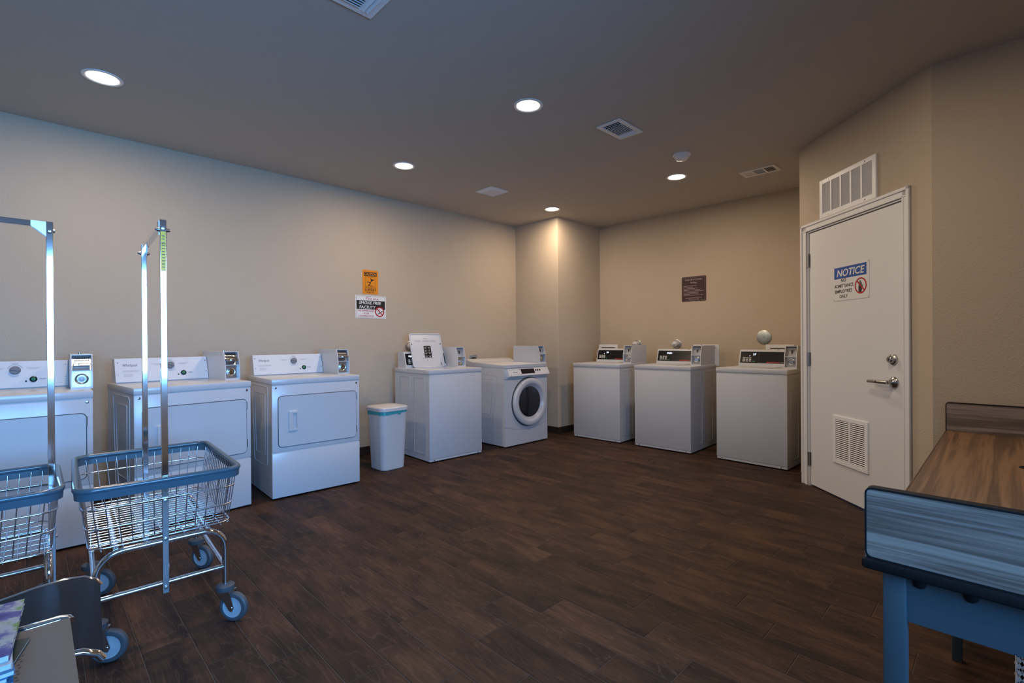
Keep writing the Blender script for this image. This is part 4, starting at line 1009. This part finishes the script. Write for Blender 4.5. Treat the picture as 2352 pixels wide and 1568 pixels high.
        m = MB(); m.lathe([(-0.013, 0.038), (-0.015, 0.044), (-0.013, 0.057), (-0.007, 0.062), (0.007, 0.062), (0.013, 0.057), (0.015, 0.044), (0.013, 0.038)], wc, (0, 1, 0), 32, False); m.build('wheel_tyre', 'rubber_and_gap', c)
        m = MB(); m.lathe([(-0.0165, 0.010), (-0.0165, 0.014), (-0.0120, 0.032), (-0.0150, 0.043), (0.0150, 0.043), (0.0120, 0.032), (0.0165, 0.014), (0.0165, 0.010)], wc, (0, 1, 0), 28); m.build('wheel_hub', 'hub', c)
    return t
cart = make_cart('chrome wire laundry cart with hanging rack and yellow post label, next to the black seat')
cart2 = copy_tree(cart)
cart2.location = (-0.293, 2.750, 0); cart2.rotation_euler = (0, 0, R(90))
cart2['label'] = 'chrome wire laundry cart with hanging rack standing in front of the first dryer'

# ------------------------------------------------------------------ folding table
TX0, TX1, TY0, TY1, TZ = 1.475, 3.742, -0.520, 0.252, 0.680
t = empty('folding_table', ((TX0+TX1)/2, (TY0+TY1)/2, 0), 0, 'long walnut folding table with raised end boards and steel legs', 'table')
off = ((TX0+TX1)/2, (TY0+TY1)/2, 0)
MB(off).box(TX0+0.012, TX1-0.004, TY0+0.004, TY1-0.004, TZ-0.032, TZ, 0.002).build('table_top', 'tabletop', t)
m = MB(off); m.box(TX0, TX1-0.004, TY1-0.004, TY1+0.002, TZ-0.034, TZ-0.001, 0.002); m.box(TX0, TX1-0.004, TY0-0.002, TY0+0.004, TZ-0.034, TZ-0.001, 0.002)
m.build('top_edging', 'tabletop', t)
MB(off).box(TX0-0.010, TX0+0.030, TY0-0.004, TY1+0.006, TZ-0.040, TZ-0.013, 0.008, 3).build('end_edging', 'blackrub', t)
def board(x0, x1):
    b_ = MB(off); pts = [(y, z) for y, z in rrect(TY0+0.004, TY1-0.004, TZ-0.012, 0.836, 0.010, 3)]
    b_.prism_x(pts, x0, x1); bo = b_.build('end_board', 'rail', t, smooth=False)
    m = MB(off); pts2 = rrect(TY0, TY1, TZ-0.014, 0.841, 0.016, 4)
    n = len(pts2); ia = rrect(TY0+0.004, TY1-0.004, TZ-0.010, 0.837, 0.012, 4)
    ra = [m.v((x0-0.001, y, z)) for y, z in pts2]; rb = [m.v((x1+0.001, y, z)) for y, z in pts2]
    sa = [m.v((x0-0.001, y, z)) for y, z in ia]; sb = [m.v((x1+0.001, y, z)) for y, z in ia]
    for k in range(n):
        k2 = (k+1) % n
        m.f([ra[k], ra[k2], rb[k2], rb[k]]); m.f([ra[k], sa[k], sa[k2], ra[k2]]); m.f([rb[k], rb[k2], sb[k2], sb[k]]); m.f([sa[k], sb[k], sb[k2], sa[k2]])
    m.build('board_edging', 'blackrub', bo)
board(TX0+0.001, TX0+0.026); board(TX1-0.028, TX1-0.003)
for (x, y) in ((1.520, 0.197), (1.520, -0.465), (2.465, 0.137), (2.465, -0.405), (3.66, 0.197), (3.66, -0.465)):
    r = 0.023 if abs(x-2.465) > 0.1 else 0.015
    MB(off).box(x-r, x+r, y-r, y+r, 0.0, TZ-0.034, 0.004, 2).build('leg', 'tableleg', t)
for x in (1.520, 3.66):
    ap = MB(off).box(x-0.014, x-0.009, -0.442, 0.174, 0.524, TZ-0.036).build('end_apron', 'tableleg', t)
    if x < 2:
        for y in (0.150, 0.060, -0.320, -0.420):
            MB(off).lathe([(0, 0.013), (0.004, 0.012), (0.007, 0.008), (0.008, 0.0)], (x-0.014, y, 0.624), (-1, 0, 0), 14).build('bolt', 'blackrub', ap)
for y in (0.180, -0.448):
    MB(off).box(1.543, 3.637, y-0.003, y+0.003, 0.585, TZ-0.036).build('side_apron', 'tableleg', t)
MB(off).box(2.450, 2.480, -0.390, 0.122, 0.600, TZ-0.036).build('middle_brace', 'tableleg', t)
MB(off).lathe([(0, 0.034), (0.003, 0.032), (0.003, 0.024), (0.001, 0.022), (0.001, 0.0)], (2.86, -0.062, TZ), (0, 0, 1), 24).build('grommet', 'blackrub', t)

# lattice basket under the table
t = empty('lattice_basket', (2.230, -0.190, 0), 0, 'white plastic lattice basket on the floor under the table', 'basket')
H_ = 0.30
def lattice(mb, p, ex, width, n):
    ex = Vector(ex); p = Vector(p)
    for s_ in (-1, 1):
        for k in range(-n, 2*n):
            u0 = width*k/n; u1 = u0+s_*0.16
            a0, b0 = u0, u1; z0, z1 = 0.012, H_-0.012
            def cl(u, v0, v1, q0, q1): return v0+(v1-v0)*(u-q0)/(q1-q0)
            A, B = (a0, z0), (b0, z1)
            if max(A[0], B[0]) <= 0 or min(A[0], B[0]) >= width: continue
            lo, hi = (A, B) if A[0] < B[0] else (B, A)
            if lo[0] < 0: lo = (0, cl(0, lo[1], hi[1], lo[0], hi[0]))
            if hi[0] > width: hi = (width, cl(width, lo[1], hi[1], lo[0], hi[0]))
            nrm = ex.cross(Vector((0, 0, 1)))
            mb.bar(p+ex*lo[0]+Vector((0, 0, lo[1])), p+ex*hi[0]+Vector((0, 0, hi[1])), 0.008, 0.003, nrm)
m = MB(); hw, hd = 0.18, 0.175
lattice(m, (-hw, -hd, 0), (0, 1, 0), 2*hd, 16); lattice(m, (hw, -hd, 0), (0, 1, 0), 2*hd, 16)
lattice(m, (-hw, -hd, 0), (1, 0, 0), 2*hw, 16); lattice(m, (-hw, hd, 0), (1, 0, 0), 2*hw, 16)
m.build('lattice_sides', 'plastic', t, smooth=False)['kind'] = 'stuff'
m = MB()
for z in (0.010, H_-0.006): m.tube([(x, y, z) for x, y in rrect(-hw, hw, -hd, hd, 0.02, 3)], 0.008, 8, closed=True)
m.build('basket_rims', 'plastic', t)
MB().box(-hw, hw, -hd, hd, 0.002, 0.008).build('basket_floor', 'plastic', t)

# ------------------------------------------------------------------ black seat and magazine table at the left
t = empty('waiting_chair', (-0.13, 1.87, 0), 0, 'black sling seat with chrome side rails beside the magazine table', 'chair')
Y0, Y1 = 1.628, 2.120; off = (-0.13, 1.87, 0)
prof = [(0.158, 0.412), (0.146, 0.430), (0.118, 0.446), (0.070, 0.454), (0.0, 0.449), (-0.09, 0.436), (-0.20, 0.422), (-0.30, 0.420), (-0.36, 0.445), (-0.40, 0.52), (-0.44, 0.68), (-0.47, 0.82)]
def sling(mb, pr, y0, y1, th):
    n = len(pr); dn = []
    for i in range(n):
        d = Vector((pr[min(i+1, n-1)][0]-pr[max(i-1, 0)][0], 0, pr[min(i+1, n-1)][1]-pr[max(i-1, 0)][1])).normalized()
        dn.append(Vector((d.z, 0, -d.x))*th)
    sh = -0.032
    A = [mb.v((x+sh, y0, z)) for x, z in pr]; B = [mb.v((x, y1, z)) for x, z in pr]
    A2 = [mb.v((x+sh-dn[i].x, y0, z-dn[i].z)) for i, (x, z) in enumerate(pr)]; B2 = [mb.v((x-dn[i].x, y1, z-dn[i].z)) for i, (x, z) in enumerate(pr)]
    for i in range(n-1):
        mb.f([A[i], A[i+1], B[i+1], B[i]]); mb.f([A2[i], B2[i], B2[i+1], A2[i+1]]); mb.f([A[i], A2[i], A2[i+1], A[i+1]]); mb.f([B[i], B[i+1], B2[i+1], B2[i]])
    mb.f([A[0], B[0], B2[0], A2[0]]); mb.f([A[-1], A2[-1], B2[-1], B[-1]])
m = MB(off); sling(m, prof[:9], Y0, Y1, 0.012); m.build('seat', 'darkvinyl', t, ang=60)
m = MB(off); sling(m, prof[8:], Y0, Y1, 0.012); m.build('backrest', 'darkvinyl', t, ang=60)
for y in (Y0-0.006, Y1+0.006):
    sh = -0.032 if y < Y0 else 0.0
    m = MB(off); m.tube([(x+sh, y, z-0.006) for x, z in prof], 0.009, 12); m.build('side_rail', 'chrome', t)
    m = MB(off); m.tube([(-0.05, y, 0.43), (-0.055, y, 0.03), (-0.075, y, 0.011), (-0.33, y, 0.011), (-0.35, y, 0.03), (-0.33, y, 0.41)], 0.010, 10); m.build('leg', 'chrome', t)

t = empty('magazine_table', (-0.19, 1.35, 0), 0, 'low grey perforated steel side table with chrome edge holding magazines', 'side table')
off = (-0.19, 1.35, 0)
m = MB(off); m.prism_z(rrect(-0.45, 0.062, 1.10, 1.590, 0.012, 3), 0.532, 0.550); m.build('table_top', 'greymetal', t)
m = MB(off); m.tube([(-0.45, 1.600, 0.546), (0.045, 1.600, 0.546), (0.058, 1.597, 0.544), (0.062, 1.588, 0.540)], 0.011, 12); m.build('edge_tube', 'chrome', t)
m = MB(off)
for r in range(26):
    for c in range(20):
        x = -0.016-0.012*c-0.003*(r % 2)-0.0008*r; y = 1.49-0.0125*r
        m.prism_z([(x+0.0026*math.cos(2*math.pi*k/6), y+0.0026*math.sin(2*math.pi*k/6)) for k in range(6)], 0.549, 0.5504)
m.build('perforations', 'dark', t, smooth=False)['kind'] = 'stuff'
for (x, y) in ((-0.42, 1.14), (0.02, 1.14), (-0.42, 1.56), (0.02, 1.56)):
    MB(off).cyl((x, y, 0), (x, y, 0.533), 0.012, 12).build('leg', 'chrome', t)

def magazine(x1, y0, z, rz, th, cover, label, w_=0.21, l_=0.275):
    """origin at the corner nearest +x, -y"""
    t = empty('magazine', (x1, y0, z), rz, label, 'magazine', 'magazines on the side table')
    m = MB(); m.box(-w_+0.002, -0.002, 0.002, l_-0.002, 0.0006, th-0.0006); m.build('pages', 'pages', t)
    m = MB(); m.box(-w_, 0, 0, l_, th-0.0006, th); m.box(-w_, 0, 0, l_, 0, 0.0006); m.build('cover', cover, t)
z = 0.5506
magazine(-0.072, 1.262, z, -14, 0.007, 'cover_dark', 'dark covered magazine sticking out at an angle, at the bottom of the pile'); z += 0.0071
for i, (x, y, a, th, c, lb) in enumerate(((-0.028, 1.330, 3, 0.009, 'cover_blue', 'blue magazine lying on the dark one near the bottom of the pile'),
        (-0.036, 1.335, -2, 0.008, 'cover_blue', 'blue magazine in the middle of the pile'),
        (-0.026, 1.340, 5, 0.009, 'cover_blue', 'blue magazine high in the pile under the white one'),
        (-0.030, 1.350, 1, 0.010, 'pages', 'pale magazine just under the top of the pile'),
        (-0.034, 1.362, -4, 0.012, 'cover_green', 'green and blue glossy magazine on top of the pile'))):
    magazine(x, y, z, a, th, c, lb); z += th+0.0001
